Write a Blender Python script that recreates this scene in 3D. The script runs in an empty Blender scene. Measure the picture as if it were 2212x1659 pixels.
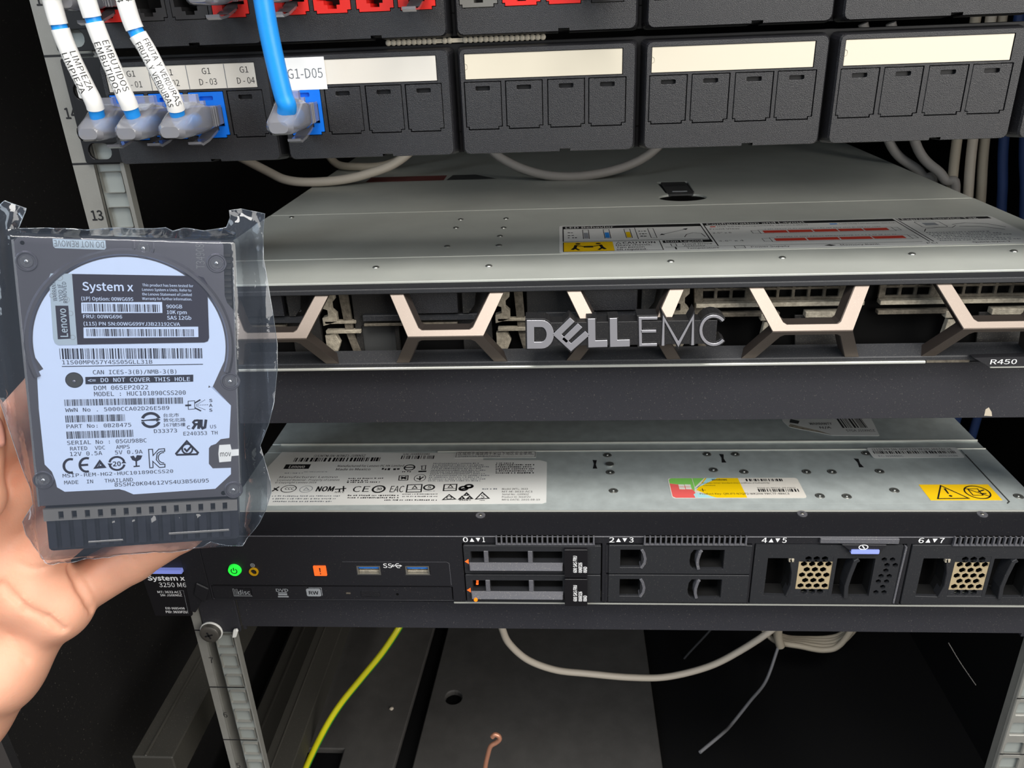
import bpy, bmesh, math, random
import numpy as np
from mathutils import Vector, Matrix, noise
from mathutils.geometry import tessellate_polygon, delaunay_2d_cdt

random.seed(7)
scene = bpy.context.scene
COL = scene.collection
MM = 0.001
W_PX, H_PX = 2212, 1659

# ------------------------------------------------------------------ camera (millimetres, rack front = plane Y 0)
CAM = np.array([-31.3688, -349.5776, 50.5433])
YAW, PITCH, ROLL, FPX = -0.07117, 0.42991, -0.04063, 1707.0164
_f = np.array([math.sin(YAW) * math.cos(PITCH), math.cos(YAW) * math.cos(PITCH), -math.sin(PITCH)])
_r0 = np.array([math.cos(YAW), -math.sin(YAW), 0.0])
_u0 = np.cross(_r0, _f)
_r = _r0 * math.cos(ROLL) + _u0 * math.sin(ROLL)
_u = -_r0 * math.sin(ROLL) + _u0 * math.cos(ROLL)
cam_data = bpy.data.cameras.new('camera')
cam = bpy.data.objects.new('camera', cam_data)
COL.objects.link(cam)
m4 = Matrix.Identity(4)
for i in range(3):
    m4[i][0], m4[i][1], m4[i][2], m4[i][3] = _r[i], _u[i], -_f[i], CAM[i] * MM
cam.matrix_world = m4
cam_data.sensor_width = 36.0
cam_data.lens = FPX / W_PX * 36.0
cam_data.clip_start = 0.01
cam_data.clip_end = 20
cam_data.dof.use_dof = True
cam_data.dof.focus_distance = 0.335
cam_data.dof.aperture_fstop = 45
scene.camera = cam

# ------------------------------------------------------------------ world, lamps, exposure
world = bpy.data.worlds.new('world')
scene.world = world
world.use_nodes = True
wn, wl = world.node_tree.nodes, world.node_tree.links
wn.clear()
wo = wn.new('ShaderNodeOutputWorld'); wb = wn.new('ShaderNodeBackground')
wt = wn.new('ShaderNodeTexCoord'); ws = wn.new('ShaderNodeSeparateXYZ'); wr = wn.new('ShaderNodeValToRGB')
wm = wn.new('ShaderNodeMapRange')
wm.inputs['From Min'].default_value = -1; wm.inputs['From Max'].default_value = 1
wl.new(wt.outputs['Generated'], ws.inputs[0]); wl.new(ws.outputs['Z'], wm.inputs['Value'])
wl.new(wm.outputs[0], wr.inputs[0]); wl.new(wr.outputs[0], wb.inputs[0]); wl.new(wb.outputs[0], wo.inputs[0])
wr.color_ramp.elements[0].position = 0.25; wr.color_ramp.elements[0].color = (0.10, 0.09, 0.085, 1)
wr.color_ramp.elements[1].position = 0.95; wr.color_ramp.elements[1].color = (0.62, 0.63, 0.66, 1)
wb.inputs[1].default_value = 0.55

def area(name, loc, target, sx, sy, power, color):
    l = bpy.data.lights.new(name, 'AREA'); l.shape = 'RECTANGLE'; l.size = sx; l.size_y = sy
    l.energy = power; l.color = color
    o = bpy.data.objects.new(name, l); COL.objects.link(o)
    o.location = loc
    o.rotation_euler = (Vector(target) - Vector(loc)).to_track_quat('-Z', 'Y').to_euler()
    return o
area('window_light', (1.15, -1.25, 0.50), (0.05, 0.1, -0.1), 1.2, 1.75, 36, (1.0, 0.97, 0.92))
area('left_fill_light', (-1.3, -1.5, 0.80), (-0.1, 0.0, -0.1), 0.9, 1.2, 18, (0.78, 0.89, 1.0))  # added cool fill from the left, no window known there
area('ceiling_lamp', (0.1, -0.85, 1.25), (0.0, 0.1, -0.1), 1.2, 0.5, 30, (1.0, 0.97, 0.93))

scene.view_settings.view_transform = 'Standard'
scene.view_settings.look = 'None'
scene.view_settings.gamma = 1
scene.view_settings.use_curve_mapping = False
scene.view_settings.exposure = -0.07
scene.cycles.use_denoising = True
scene.cycles.max_bounces = 8
scene.cycles.transparent_max_bounces = 24
scene.cycles.caustics_reflective = False
scene.cycles.caustics_refractive = False

# ------------------------------------------------------------------ pixel -> point helpers (the photo measured on real planes)
def ray(px, py):
    return _f * FPX + _r * (px - W_PX / 2) - _u * (py - H_PX / 2)
def hit(px, py, ax, val):
    d = ray(px, py); t = (val - CAM[ax]) / d[ax]
    return CAM + t * d
def on_front(Y): return lambda px, py: (lambda q: (q[0], q[2]))(hit(px, py, 1, Y))
def on_top(Z): return lambda px, py: (lambda q: (q[0], q[1]))(hit(px, py, 2, Z))
DM = np.array([[0.93881649, -0.33352777, 0.08592336], [0.31492218, 0.93228738, 0.17794457], [-0.13945471, -0.13999812, 0.98028206]])
DW = np.array([-184.9165, -98.2649, -60.4794])
def on_drive(px, py, c=0.0):
    d = ray(px, py); n = -DM[:, 1]; o = DW + n * c
    t = ((o - CAM) @ n) / (d @ n); P = CAM + t * d - o
    return (P @ DM[:, 0], P @ DM[:, 2])
def zoom(x0, y0, s): return lambda x, y: (x0 + x / s, y0 + y / s)

# frames: (a right, b up/away, c outward) -> world mm
def F_front(Y): return lambda a, b, c: (a, Y - c, b)
def F_top(Z): return lambda a, b, c: (a, b, Z + c)
def F_drive(a, b, c):
    q = DW + DM[:, 0] * a + DM[:, 2] * b - DM[:, 1] * c
    return (q[0], q[1], q[2])

# ------------------------------------------------------------------ materials
def srgb(h):
    h = h.lstrip('#'); o = []
    for i in (0, 2, 4):
        v = int(h[i:i + 2], 16) / 255
        o.append(v / 12.92 if v <= 0.04045 else ((v + 0.055) / 1.055) ** 2.4)
    return (*o, 1)
MATS = {}
def mat(name, col, rough=0.5, metal=0.0, spec=0.5, grain=0, grain_s=0.0, mottle=0.0, mottle_s=60, dust=0.0, dust_s=900, dust_col='b9b2a4', dust_cut=0.62, sss=0.0, coat=0.0, emit=0.0):
    m = bpy.data.materials.new(name); m.use_nodes = True
    nt = m.node_tree; n, l = nt.nodes, nt.links
    b = n['Principled BSDF']
    c = srgb(col)
    b.inputs['Base Color'].default_value = c
    b.inputs['Roughness'].default_value = rough
    b.inputs['Metallic'].default_value = metal
    b.inputs['Specular IOR Level'].default_value = spec
    if coat: b.inputs['Coat Weight'].default_value = coat
    if sss:
        b.inputs['Subsurface Weight'].default_value = sss
        b.inputs['Subsurface Radius'].default_value = (1.0, 0.35, 0.2)
        b.inputs['Subsurface Scale'].default_value = 0.006
    if emit:
        b.inputs['Emission Color'].default_value = c; b.inputs['Emission Strength'].default_value = emit
    tc = n.new('ShaderNodeTexCoord')
    cur = None
    if mottle:
        t = n.new('ShaderNodeTexNoise'); t.inputs['Scale'].default_value = mottle_s; t.inputs['Detail'].default_value = 6
        l.new(tc.outputs['Object'], t.inputs['Vector'])
        mr = n.new('ShaderNodeMapRange'); mr.inputs['From Min'].default_value = 0.3; mr.inputs['From Max'].default_value = 0.7
        mr.inputs['To Min'].default_value = 1 - mottle; mr.inputs['To Max'].default_value = 1 + mottle
        l.new(t.outputs[0], mr.inputs[0])
        mx = n.new('ShaderNodeMix'); mx.data_type = 'RGBA'; mx.blend_type = 'MULTIPLY'; mx.inputs[0].default_value = 1
        mx.inputs[6].default_value = c; l.new(mr.outputs[0], mx.inputs[7]); cur = mx.outputs[2]
    if dust:
        t = n.new('ShaderNodeTexNoise'); t.inputs['Scale'].default_value = dust_s; t.inputs['Detail'].default_value = 2
        l.new(tc.outputs['Object'], t.inputs['Vector'])
        r = n.new('ShaderNodeMapRange'); r.inputs['From Min'].default_value = dust_cut; r.inputs['From Max'].default_value = dust_cut + 0.09
        r.inputs['To Max'].default_value = dust; l.new(t.outputs[0], r.inputs[0])
        mx = n.new('ShaderNodeMix'); mx.data_type = 'RGBA'; l.new(r.outputs[0], mx.inputs[0])
        if cur: l.new(cur, mx.inputs[6])
        else: mx.inputs[6].default_value = c
        mx.inputs[7].default_value = srgb(dust_col); cur = mx.outputs[2]
    if cur: l.new(cur, b.inputs['Base Color'])
    if grain:
        t = n.new('ShaderNodeTexNoise'); t.inputs['Scale'].default_value = grain_s or 1400; t.inputs['Detail'].default_value = 3
        l.new(tc.outputs['Object'], t.inputs['Vector'])
        bp = n.new('ShaderNodeBump'); bp.inputs['Strength'].default_value = grain; bp.inputs['Distance'].default_value = 0.0003
        l.new(t.outputs[0], bp.inputs['Height']); l.new(bp.outputs[0], b.inputs['Normal'])
    MATS[name] = m
    return m

def film_mat(name, tint, body, body_fac, gloss=1.0, rough=0.06, bump=0.0, bump_s=120, fmin=0.0, trans=0.0, fmax=1.0):
    m = bpy.data.materials.new(name); m.use_nodes = True
    n, l = m.node_tree.nodes, m.node_tree.links; n.clear()
    o = n.new('ShaderNodeOutputMaterial'); tr = n.new('ShaderNodeBsdfTransparent'); tr.inputs[0].default_value = (*tint, 1)
    di = n.new('ShaderNodeBsdfDiffuse'); di.inputs[0].default_value = (*body, 1)
    gl = n.new('ShaderNodeBsdfGlossy'); gl.inputs['Roughness'].default_value = rough
    fr = n.new('ShaderNodeFresnel'); fr.inputs[0].default_value = 1.5
    mu = n.new('ShaderNodeMath'); mu.operation = 'MULTIPLY_ADD'; mu.inputs[1].default_value = gloss; mu.inputs[2].default_value = fmin; mu.use_clamp = True
    l.new(fr.outputs[0], mu.inputs[0])
    mi = n.new('ShaderNodeMath'); mi.operation = 'MINIMUM'; mi.inputs[1].default_value = fmax; l.new(mu.outputs[0], mi.inputs[0]); mu = mi
    if trans:
        tl = n.new('ShaderNodeBsdfTranslucent'); tl.inputs[0].default_value = (*body, 1); ms = n.new('ShaderNodeMixShader'); ms.inputs[0].default_value = trans
        l.new(di.outputs[0], ms.inputs[1]); l.new(tl.outputs[0], ms.inputs[2]); di = ms
    a = n.new('ShaderNodeMixShader'); a.inputs[0].default_value = body_fac
    l.new(tr.outputs[0], a.inputs[1]); l.new(di.outputs[0], a.inputs[2])
    b = n.new('ShaderNodeMixShader'); l.new(mu.outputs[0], b.inputs[0]); l.new(a.outputs[0], b.inputs[1]); l.new(gl.outputs[0], b.inputs[2])
    l.new(b.outputs[0], o.inputs[0])
    if bump:
        tc = n.new('ShaderNodeTexCoord'); t = n.new('ShaderNodeTexNoise'); t.inputs['Scale'].default_value = bump_s; t.inputs['Detail'].default_value = 4
        t.inputs['Distortion'].default_value = 1.2
        l.new(tc.outputs['Object'], t.inputs['Vector'])
        bp = n.new('ShaderNodeBump'); bp.inputs['Strength'].default_value = bump; bp.inputs['Distance'].default_value = 0.002
        l.new(t.outputs[0], bp.inputs['Height'])
        l.new(bp.outputs[0], gl.inputs['Normal']); l.new(bp.outputs[0], fr.inputs['Normal'])
    MATS[name] = m
    return m

mat('rail_grey', '8b8a84', 0.5, 0.25, 0.5, mottle=0.06, mottle_s=90, dust=0.2, dust_s=1820)
mat('hole_grey', '9ba09c', 0.45, 0.3)
mat('ink', '101012', 0.6)
mat('ink_grey', '6c7076', 0.6)
mat('white_ink', 'e8e8e8', 0.55)
mat('panel_black', '151519', 0.42, 0, 0.7, grain=0.6, grain_s=3600, dust=0.25, dust_s=4420, dust_cut=0.66)
mat('panel_plate', '121214', 0.5, 0, 0.4)
mat('strip_white', 'd8d3c9', 0.45)
mat('strip_cream', 'cfc7b4', 0.42)
mat('paper', 'eeeeec', 0.5)
mat('jack_blue', '0a6fe0', 0.35)
mat('jack_red', 'e0302a', 0.38)
mat('jack_dark', '2b2a2b', 0.5)
mat('cavity_wall', '141414', 0.7, 0, 0.2)
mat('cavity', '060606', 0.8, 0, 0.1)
mat('cable_blue', '1d8fe6', 0.38, grain=0.15, grain_s=500)
mat('sleeve_white', 'e9e8e4', 0.35)
mat('nickel', 'c9c7bf', 0.3, 0.9)
mat('lid_zinc', 'cdd0c8', 0.42, 0.35, 0.5, mottle=0.05, mottle_s=40, dust=0.35, dust_s=1690, dust_cut=0.68)
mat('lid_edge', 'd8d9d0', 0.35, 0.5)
mat('galv', 'c3cbc9', 0.40, 0.35, 0.5, mottle=0.10, mottle_s=120, dust=0.4, dust_s=2080, dust_cut=0.67)
mat('rivet', 'b9bbb5', 0.28, 0.9)
mat('groove', '3a3c3a', 0.6)
mat('label_white', 'dcdcd8', 0.42)
mat('yellow', 'f2c312', 0.45)
mat('red', 'c8402f', 0.5)
mat('blue_ink', '2e86d8', 0.5)
mat('rust_red', '6d3430', 0.6)
mat('dark_grey', '3c3d3d', 0.55)
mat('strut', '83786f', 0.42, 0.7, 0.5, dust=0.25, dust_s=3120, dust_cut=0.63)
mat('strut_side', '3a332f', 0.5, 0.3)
mat('badge_black', '1d1d1f', 0.45, dust=0.25, dust_s=3900)
mat('badge_silver', 'b4b3b9', 0.33, 0.6)
mat('bezel_dark', '2a2b2e', 0.5, 0, 0.45, dust=0.16, dust_s=3000, dust_cut=0.62)
mat('bay_dark', '1f1e1d', 0.6, dust=0.25, dust_s=2400, dust_cut=0.6, dust_col='8a8172')
mat('dusty', '9c9484', 0.85, 0, 0.2, mottle=0.3, mottle_s=500, grain=0.8, grain_s=1800)
mat('dusty_dim', '5c564c', 0.85, 0, 0.2, mottle=0.35, mottle_s=500, grain=0.8, grain_s=1800)
mat('trim_silver', 'd3d4cb', 0.35, 0.5)
mat('shelf_black', '2a2a2f', 0.55, 0, 0.4, grain=0.3, grain_s=2600, dust=0.14, dust_s=1500, dust_cut=0.66)
mat('bezel_black', '1b1b1f', 0.5, 0, 0.45, dust=0.4, dust_s=2600, dust_cut=0.70)
mat('carrier', '242528', 0.5, 0, 0.45, dust=0.3, dust_s=2600, dust_cut=0.68)
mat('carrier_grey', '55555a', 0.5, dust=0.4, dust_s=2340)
mat('label_black', '141316', 0.4)
mat('grille_dust', 'a39375', 0.8, 0, 0.2)
mat('lilac', '8d9bf0', 0.4, emit=0.12)
mat('led_green', '22d83a', 0.35, emit=0.9)
mat('led_amber', 'ff7a10', 0.4, emit=0.9)
mat('led_orange', 'ff6a28', 0.4, emit=0.35)
mat('ring_yellow', 'd9a514', 0.4, 0.3)
mat('usb_blue', '2f7fe0', 0.4)
mat('print_grey', '8d9195', 0.6)
mat('screw', '8e8b84', 0.3, 0.85)
mat('washer', 'e4e4df', 0.35)
mat('ground_yellow', 'd9d21c', 0.4)
mat('ground_green', '2f8f2c', 0.45)
mat('cable_white', 'cfc4b4', 0.5)
mat('cable_beige', 'b8ad9a', 0.55)
mat('cable_grey', '9a9590', 0.55)
mat('cable_dark', '3d3d3f', 0.5)
mat('tie_grey', '77777a', 0.5)
mat('cable_navy', '2f4678', 0.5)
mat('copper', 'd6977a', 0.35, 0.45)
mat('wall_dark', '1c1b1b', 0.6, 0, 0.4, dust=0.2, dust_s=780, dust_cut=0.68)
mat('wall_black', '0a0a0b', 0.7, 0, 0.2)
mat('floor_dark', '4a4846', 0.62, 0, 0.4, mottle=0.12, mottle_s=60, dust=0.3, dust_s=1300, dust_cut=0.68)
mat('beam_dark', '3a3833', 0.6, 0, 0.4, dust=0.25, dust_s=1600, dust_cut=0.66)
mat('drive_metal', '8e8c94', 0.30, 0.85, mottle=0.04, mottle_s=50)
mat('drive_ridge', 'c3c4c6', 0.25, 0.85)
mat('drive_cast', '2a2b2f', 0.5, 0.3)
mat('drive_label', 'd4e3ff', 0.4)
mat('drive_ink', '1c1d30', 0.5)
mat('sticker_black', '2a2635', 0.45)
mat('sticker_silver', 'b9c9d6', 0.4, 0.2)
mat('bracket_metal', '9a9692', 0.35, 0.6)
mat('fin_black', '23242c', 0.4, 0, 0.5)
mat('ms_green', '7cc05a', 0.4)
mat('ms_red', 'e2605c', 0.4)
mat('ms_aqua', 'a6d6dc', 0.4)
mat('ms_yellow', 'ecc40a', 0.4)
mat('skin', 'e2a88c', 0.5, 0, 0.4, sss=0.25, mottle=0.05, mottle_s=70, grain=0.25, grain_s=900)
mat('nail', 'd99a8a', 0.3, 0, 0.5, sss=0.2)
film_mat('film', (0.89, 0.91, 0.94), (0.55, 0.68, 0.9), 0.03, gloss=1.5, rough=0.05, bump=0.10, bump_s=90, fmax=0.42)
film_mat('film_edge', (0.9, 0.93, 0.96), (0.7, 0.8, 0.9), 0.12, gloss=2.0, rough=0.1)
film_mat('clear_plastic', (0.96, 0.96, 0.98), (0.92, 0.92, 0.98), 0.36, gloss=1.8, rough=0.08, trans=0.45)

# ------------------------------------------------------------------ mesh builder (works in world mm)
_glyph = {}
FONTS = {}
for key, fn in (('sans', 'Noto Sans CJK Regular.woff2'), ('mono', 'DejaVuSansMono.woff2')):      # the fonts that ship inside Blender
    try:
        FONTS[key] = bpy.data.fonts.load(bpy.utils.system_resource('DATAFILES', path='fonts') + '/' + fn)
    except Exception:
        FONTS[key] = None
def _raw(s, bold, font):
    cu = bpy.data.curves.new('txt', 'FONT'); cu.body = s; cu.size = 1; cu.resolution_u = 2; cu.offset = bold
    if FONTS.get(font): cu.font = FONTS[font]
    ob = bpy.data.objects.new('txt', cu)
    me = bpy.data.meshes.new_from_object(ob)
    v = [(q.co.x, q.co.y) for q in me.vertices]; f = [tuple(p.vertices) for p in me.polygons]
    bpy.data.objects.remove(ob); bpy.data.curves.remove(cu); bpy.data.meshes.remove(me)
    return v, f
def glyphs(s, bold=0.0, font='sans', fine=0.0):
    k = (s, bold, font, fine)
    if k not in _glyph:
        if ('cap', font) not in _glyph: _glyph[('cap', font)] = max(q[1] for q in _raw('H', 0, font)[0])
        v, f = _raw(s, bold, font)
        if fine:                                        # cut long triangles so print can wrap round a cable
            todo = [(v[q[0]], v[q[i]], v[q[i + 1]]) for q in f for i in range(1, len(q) - 1)]; out = []
            while todo:
                t = todo.pop(); e = [math.dist(t[i], t[(i + 1) % 3]) for i in range(3)]; m = max(e)
                if m < fine: out.append(t); continue
                i = e.index(m); A, B, Cc = t[i], t[(i + 1) % 3], t[(i + 2) % 3]; mid = ((A[0] + B[0]) / 2, (A[1] + B[1]) / 2)
                todo += [(A, mid, Cc), (mid, B, Cc)]
            v = [p for t in out for p in t]; f = [(3 * i, 3 * i + 1, 3 * i + 2) for i in range(len(out))]
        _glyph[k] = (v, f)
    return _glyph[k] + (_glyph[('cap', font)],)

def rrect(a0, b0, a1, b1, r, n=4):
    out = []
    for cx, cy, s in ((a1 - r, b0 + r, -90), (a1 - r, b1 - r, 0), (a0 + r, b1 - r, 90), (a0 + r, b0 + r, 180)):
        for i in range(n + 1):
            t = math.radians(s + 90 * i / n); out.append((cx + r * math.cos(t), cy + r * math.sin(t)))
    return out
def circ(a, b, r, n=24, ry=None, ph=0.0):
    ry = r if ry is None else ry
    return [(a + r * math.cos(2 * math.pi * i / n + ph), b + ry * math.sin(2 * math.pi * i / n + ph)) for i in range(n)]
def rect(a0, b0, a1, b1): return [(a0, b0), (a1, b0), (a1, b1), (a0, b1)]
def ccw(p):
    s = sum(p[i][0] * p[(i + 1) % len(p)][1] - p[(i + 1) % len(p)][0] * p[i][1] for i in range(len(p)))
    return list(p) if s > 0 else list(reversed(p))

class MB:
    def __init__(s): s.v = []; s.f = []; s.mi = []; s.mats = []
    def M(s, name):
        if name not in s.mats: s.mats.append(name)
        return s.mats.index(name)
    def add(s, vs, fs, mname):
        o = len(s.v); k = s.M(mname)
        s.v += [tuple(float(x) for x in q) for q in vs]
        for q in fs: s.f.append(tuple(o + i for i in q)); s.mi.append(k)
    def flat(s, f, loops, c, m):
        loops = [ccw(q) for q in loops]
        if len(loops) == 1 and len(loops[0]) <= 4:
            s.add([f(a, b, c) for a, b in loops[0]], [tuple(range(len(loops[0])))], m); return
        tri = tessellate_polygon([[Vector((a, b, 0)) for a, b in q] for q in loops])
        s.add([f(a, b, c) for q in loops for a, b in q], tri, m)
    def plate(s, f, loops, c0, c1, m, m_side=None, back=True):
        s.flat(f, loops, c1, m)
        if back: s.flat(f, loops, c0, m_side or m)
        for q in loops:
            n = len(q)
            s.add([f(a, b, c0) for a, b in q] + [f(a, b, c1) for a, b in q], [(i, (i + 1) % n, n + (i + 1) % n, n + i) for i in range(n)], m_side or m)
    def shell(s, f, loops, m):          # loops: [(points, c)...] same count, skirt only
        n = len(loops[0][0]); vs = []; fs = []
        for p, c in loops: vs += [f(a, b, c) for a, b in p]
        for k in range(len(loops) - 1):
            for i in range(n): fs.append((k * n + i, k * n + (i + 1) % n, (k + 1) * n + (i + 1) % n, (k + 1) * n + i))
        s.add(vs, fs, m)
    def box(s, f, a0, b0, a1, b1, c0, c1, m): s.plate(f, [rect(a0, b0, a1, b1)], c0, c1, m)
    def cyl(s, f, a, b, r, c0, c1, m, n=24, r2=None, ph=0.0):
        r2 = r if r2 is None else r2
        s.shell(f, [(circ(a, b, r, n, ph=ph), c0), (circ(a, b, r2, n, ph=ph), c1)], m)
        s.flat(f, [circ(a, b, r, n, ph=ph)], c0, m); s.flat(f, [circ(a, b, r2, n, ph=ph)], c1, m)
    def dome(s, f, a, b, r, h, m, c=0.0, n=16):
        L = [(circ(a, b, r * math.cos(t), n), c + h * math.sin(t)) for t in (0, 0.4, 0.8, 1.2)]
        s.shell(f, L, m); s.flat(f, [L[-1][0]], L[-1][1], m)
    def stroke(s, f, pts, w, c0, c1, m, closed=False):
        P = [Vector(p) for p in pts]; P = [p for i, p in enumerate(P) if i == 0 or (p - P[i - 1]).length > 1e-3]
        if closed and (P[0] - P[-1]).length < 1e-3: P.pop()
        n = len(P); L = []; R = []
        for i in range(n):
            if closed: d0 = (P[i] - P[i - 1]).normalized(); d1 = (P[(i + 1) % n] - P[i]).normalized()
            else:
                d0 = (P[i] - P[i - 1]).normalized() if i else (P[1] - P[0]).normalized()
                d1 = (P[i + 1] - P[i]).normalized() if i < n - 1 else d0
            t = d0 + d1
            t = t.normalized() if t.length > 1e-6 else d0
            nn = Vector((-t.y, t.x)); k = 1 / max(0.4, nn.dot(Vector((-d0.y, d0.x))))
            L.append(P[i] + nn * (w / 2 * k)); R.append(P[i] - nn * (w / 2 * k))
        e = n if closed else n - 1
        for i in range(e):
            j = (i + 1) % n
            q = [tuple(R[i]), tuple(R[j]), tuple(L[j]), tuple(L[i])]
            if c0 == c1: s.flat(f, [q], c1, m)
            else: s.plate(f, [q], c0, c1, m)
    def text(s, f, t, a0, a1, b0, b1, c, m, bold=0.0, rot=0, font='sans', fine=0.0):
        """fit t into the box; rot 90 reads upward, 180 upside down; a1 None keeps proportions"""
        v, fc, cap = glyphs(t, 0.0, font, fine)
        if not v: return
        x0 = min(q[0] for q in v); x1 = max(q[0] for q in v); y0 = 0.0; y1 = cap
        if rot in (90, -90):
            sx = (b1 - b0) / (x1 - x0); sy = (a1 - a0) / (y1 - y0)
            if rot == 90: P = [(a1 - (y - y0) * sy, b0 + (x - x0) * sx) for x, y in v]
            else: P = [(a0 + (y - y0) * sy, b1 - (x - x0) * sx) for x, y in v]
        else:
            sy = (b1 - b0) / (y1 - y0); sx = sy if a1 is None else (a1 - a0) / (x1 - x0)
            P = [(a0 + (x - x0) * sx, b0 + (y - y0) * sy) for x, y in v]
            if rot == 180: P = [(a0 + a1 - a, b0 + b1 - b) for a, b in P]
        k = bold * 0.9 * (b1 - b0) if rot not in (90, -90) else bold * 0.9 * (a1 - a0)
        for da_, db_ in (((0, 0),) if bold < 0.008 else ((-k, 0), (k, 0)) if bold < 0.025 else ((-k, 0), (k, 0), (0, k), (0, -k), (0, 0))):
            s.add([f(a + da_, b + db_, c) for a, b in P], fc, m); c += 0.012
    def tube(s, path, r, m, n=12, caps=True):
        P = [Vector(p) for p in path]; N = len(P)
        t = [(P[min(i + 1, N - 1)] - P[max(i - 1, 0)]).normalized() for i in range(N)]
        up = Vector((0, 0, 1)) if abs(t[0].z) < 0.9 else Vector((1, 0, 0))
        u = (up - t[0] * up.dot(t[0])).normalized(); vs = []; fs = []
        rr = r if callable(r) else (lambda i: r)
        for i in range(N):
            u = (u - t[i] * u.dot(t[i])).normalized(); w = t[i].cross(u)
            for k in range(n):
                an = 2 * math.pi * k / n
                vs.append(P[i] + (u * math.cos(an) + w * math.sin(an)) * rr(i))
        for i in range(N - 1):
            for k in range(n): fs.append((i * n + k, i * n + (k + 1) % n, (i + 1) * n + (k + 1) % n, (i + 1) * n + k))
        if caps: fs += [tuple(range(n)), tuple(range((N - 1) * n, N * n))]
        s.add(vs, fs, m)
    def bars(s, f, a0, a1, b0, b1, c, m, w=0.35, seed=1):
        rg = random.Random(seed); a = a0
        while a < a1 - w:
            k = w * rg.choice((0.5, 0.5, 1, 1.6)); s.flat(f, [rect(a, b0, min(a + k, a1), b1)], c, m)
            a += k + w * rg.choice((0.5, 0.6, 1, 1.5))
    def greek(s, f, a0, a1, b0, b1, c, m, seed=1):      # a line of print too small to read
        rg = random.Random(seed); h = b1 - b0; a = a0
        while a < a1 - h * 0.4:
            k = h * rg.uniform(0.35, 0.8); s.flat(f, [rect(a, b0 + h * rg.uniform(0, 0.25), min(a + k, a1), b1 - h * rg.uniform(0, 0.3))], c, m)
            a += k + h * rg.choice((0.2, 0.25, 0.3, 0.7))
    def build(s, name, parent=None, origin=(0, 0, 0), smooth=False, bevel=0.0, seg=1, angle=40, label=None, kind=None):
        if parent is not None:
            origin = parent['_o']
        o = Vector(origin)
        me = bpy.data.meshes.new(name)
        me.from_pydata([((Vector(q) - o) * MM)[:] for q in s.v], [], s.f)
        for q in s.mats: me.materials.append(MATS[q])
        me.polygons.foreach_set('material_index', s.mi)
        bm = bmesh.new(); bm.from_mesh(me)
        bmesh.ops.remove_doubles(bm, verts=bm.verts, dist=1e-6)
        bmesh.ops.recalc_face_normals(bm, faces=bm.faces)
        bm.to_mesh(me); bm.free()
        if smooth:
            me.shade_smooth()
            me.set_sharp_from_angle(angle=math.radians(angle))
        ob = bpy.data.objects.new(name, me); COL.objects.link(ob)
        ob['_o'] = list(origin)
        if parent is not None: ob.parent = parent
        else: ob.location = o * MM
        if bevel:
            b = ob.modifiers.new('bevel', 'BEVEL'); b.width = bevel * MM; b.segments = seg; b.limit_method = 'ANGLE'; b.angle_limit = math.radians(50)
        if label: ob['label'] = label
        if kind: ob['kind'] = kind
        return ob

def thing(name, origin, label, cat, group=None):
    o = bpy.data.objects.new(name, None); COL.objects.link(o)
    o.empty_display_size = 0.01; o.location = Vector(origin) * MM
    o['_o'] = list(origin); o['label'] = label; o['category'] = cat
    if group: o['group'] = group
    return o
def tag(o, label, cat, group=None):
    o['label'] = label; o['category'] = cat
    if group: o['group'] = group
    return o
def smoothpath(pts, k=8):
    P = [Vector(p) for p in pts]; out = []
    Q = [P[0] * 2 - P[1]] + P + [P[-1] * 2 - P[-2]]
    for i in range(1, len(Q) - 2):
        p0, p1, p2, p3 = Q[i - 1:i + 3]
        for j in range(k):
            t = j / k
            out.append(0.5 * ((2 * p1) + (p2 - p0) * t + (2 * p0 - 5 * p1 + 4 * p2 - p3) * t * t + (3 * p1 - p0 - 3 * p2 + p3) * t ** 3))
    out.append(P[-1]); return out
def ptxt(mb, f, h, Z, s, xl, yl, xr, yr, hz, c, m, bold=0.0):
    """print s on frame f: zoom px of baseline left / right and letter height in zoom px (measured upward)"""
    a0, b0 = h(*Z(xl, yl)); a1, b1 = h(*Z(xr, yr)); _, t = h(*Z((xl + xr) / 2, (yl + yr) / 2 - hz))
    b = (b0 + b1) / 2
    mb.text(f, s, a0, a1, b, t, c, m, bold)
def pbox(h, Z, x0, y0, x1, y1):
    a0, b0 = h(*Z(x0, (y0 + y1) / 2)); a1, _ = h(*Z(x1, (y0 + y1) / 2)); _, bt = h(*Z((x0 + x1) / 2, y0)); _, bb = h(*Z((x0 + x1) / 2, y1))
    return a0, bb, a1, bt
def poly(h, Z, pts): return [h(*Z(*p)) for p in pts]
ID = lambda x, y: (x, y)
U = 44.45

# ================================================================== the setting: inside of the rack cabinet
def structure(name, boxes, m, bevel=0.0):
    mb = MB()
    for x0, x1, y0, y1, z0, z1 in boxes: mb.box(lambda a, b, c: (a, b, c), x0, y0, x1, y1, z0, z1, m)
    o = mb.build(name, None, (boxes[0][0], boxes[0][2], boxes[0][4]), bevel=bevel); o['kind'] = 'structure'
    return o
structure('floor', [(-362, 362, -30, 800, -606, -600)], 'wall_black')
structure('wall_left', [(-366, -360, -30, 800, -600, 170)], 'wall_dark')
structure('wall_right', [(360, 366, -30, 800, -600, 170)], 'wall_black')
structure('wall_back', [(-360, 360, 794, 800, -600, 170)], 'wall_black')
structure('ceiling', [(-362, 362, -30, 800, 170, 176)], 'wall_dark')

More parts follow.
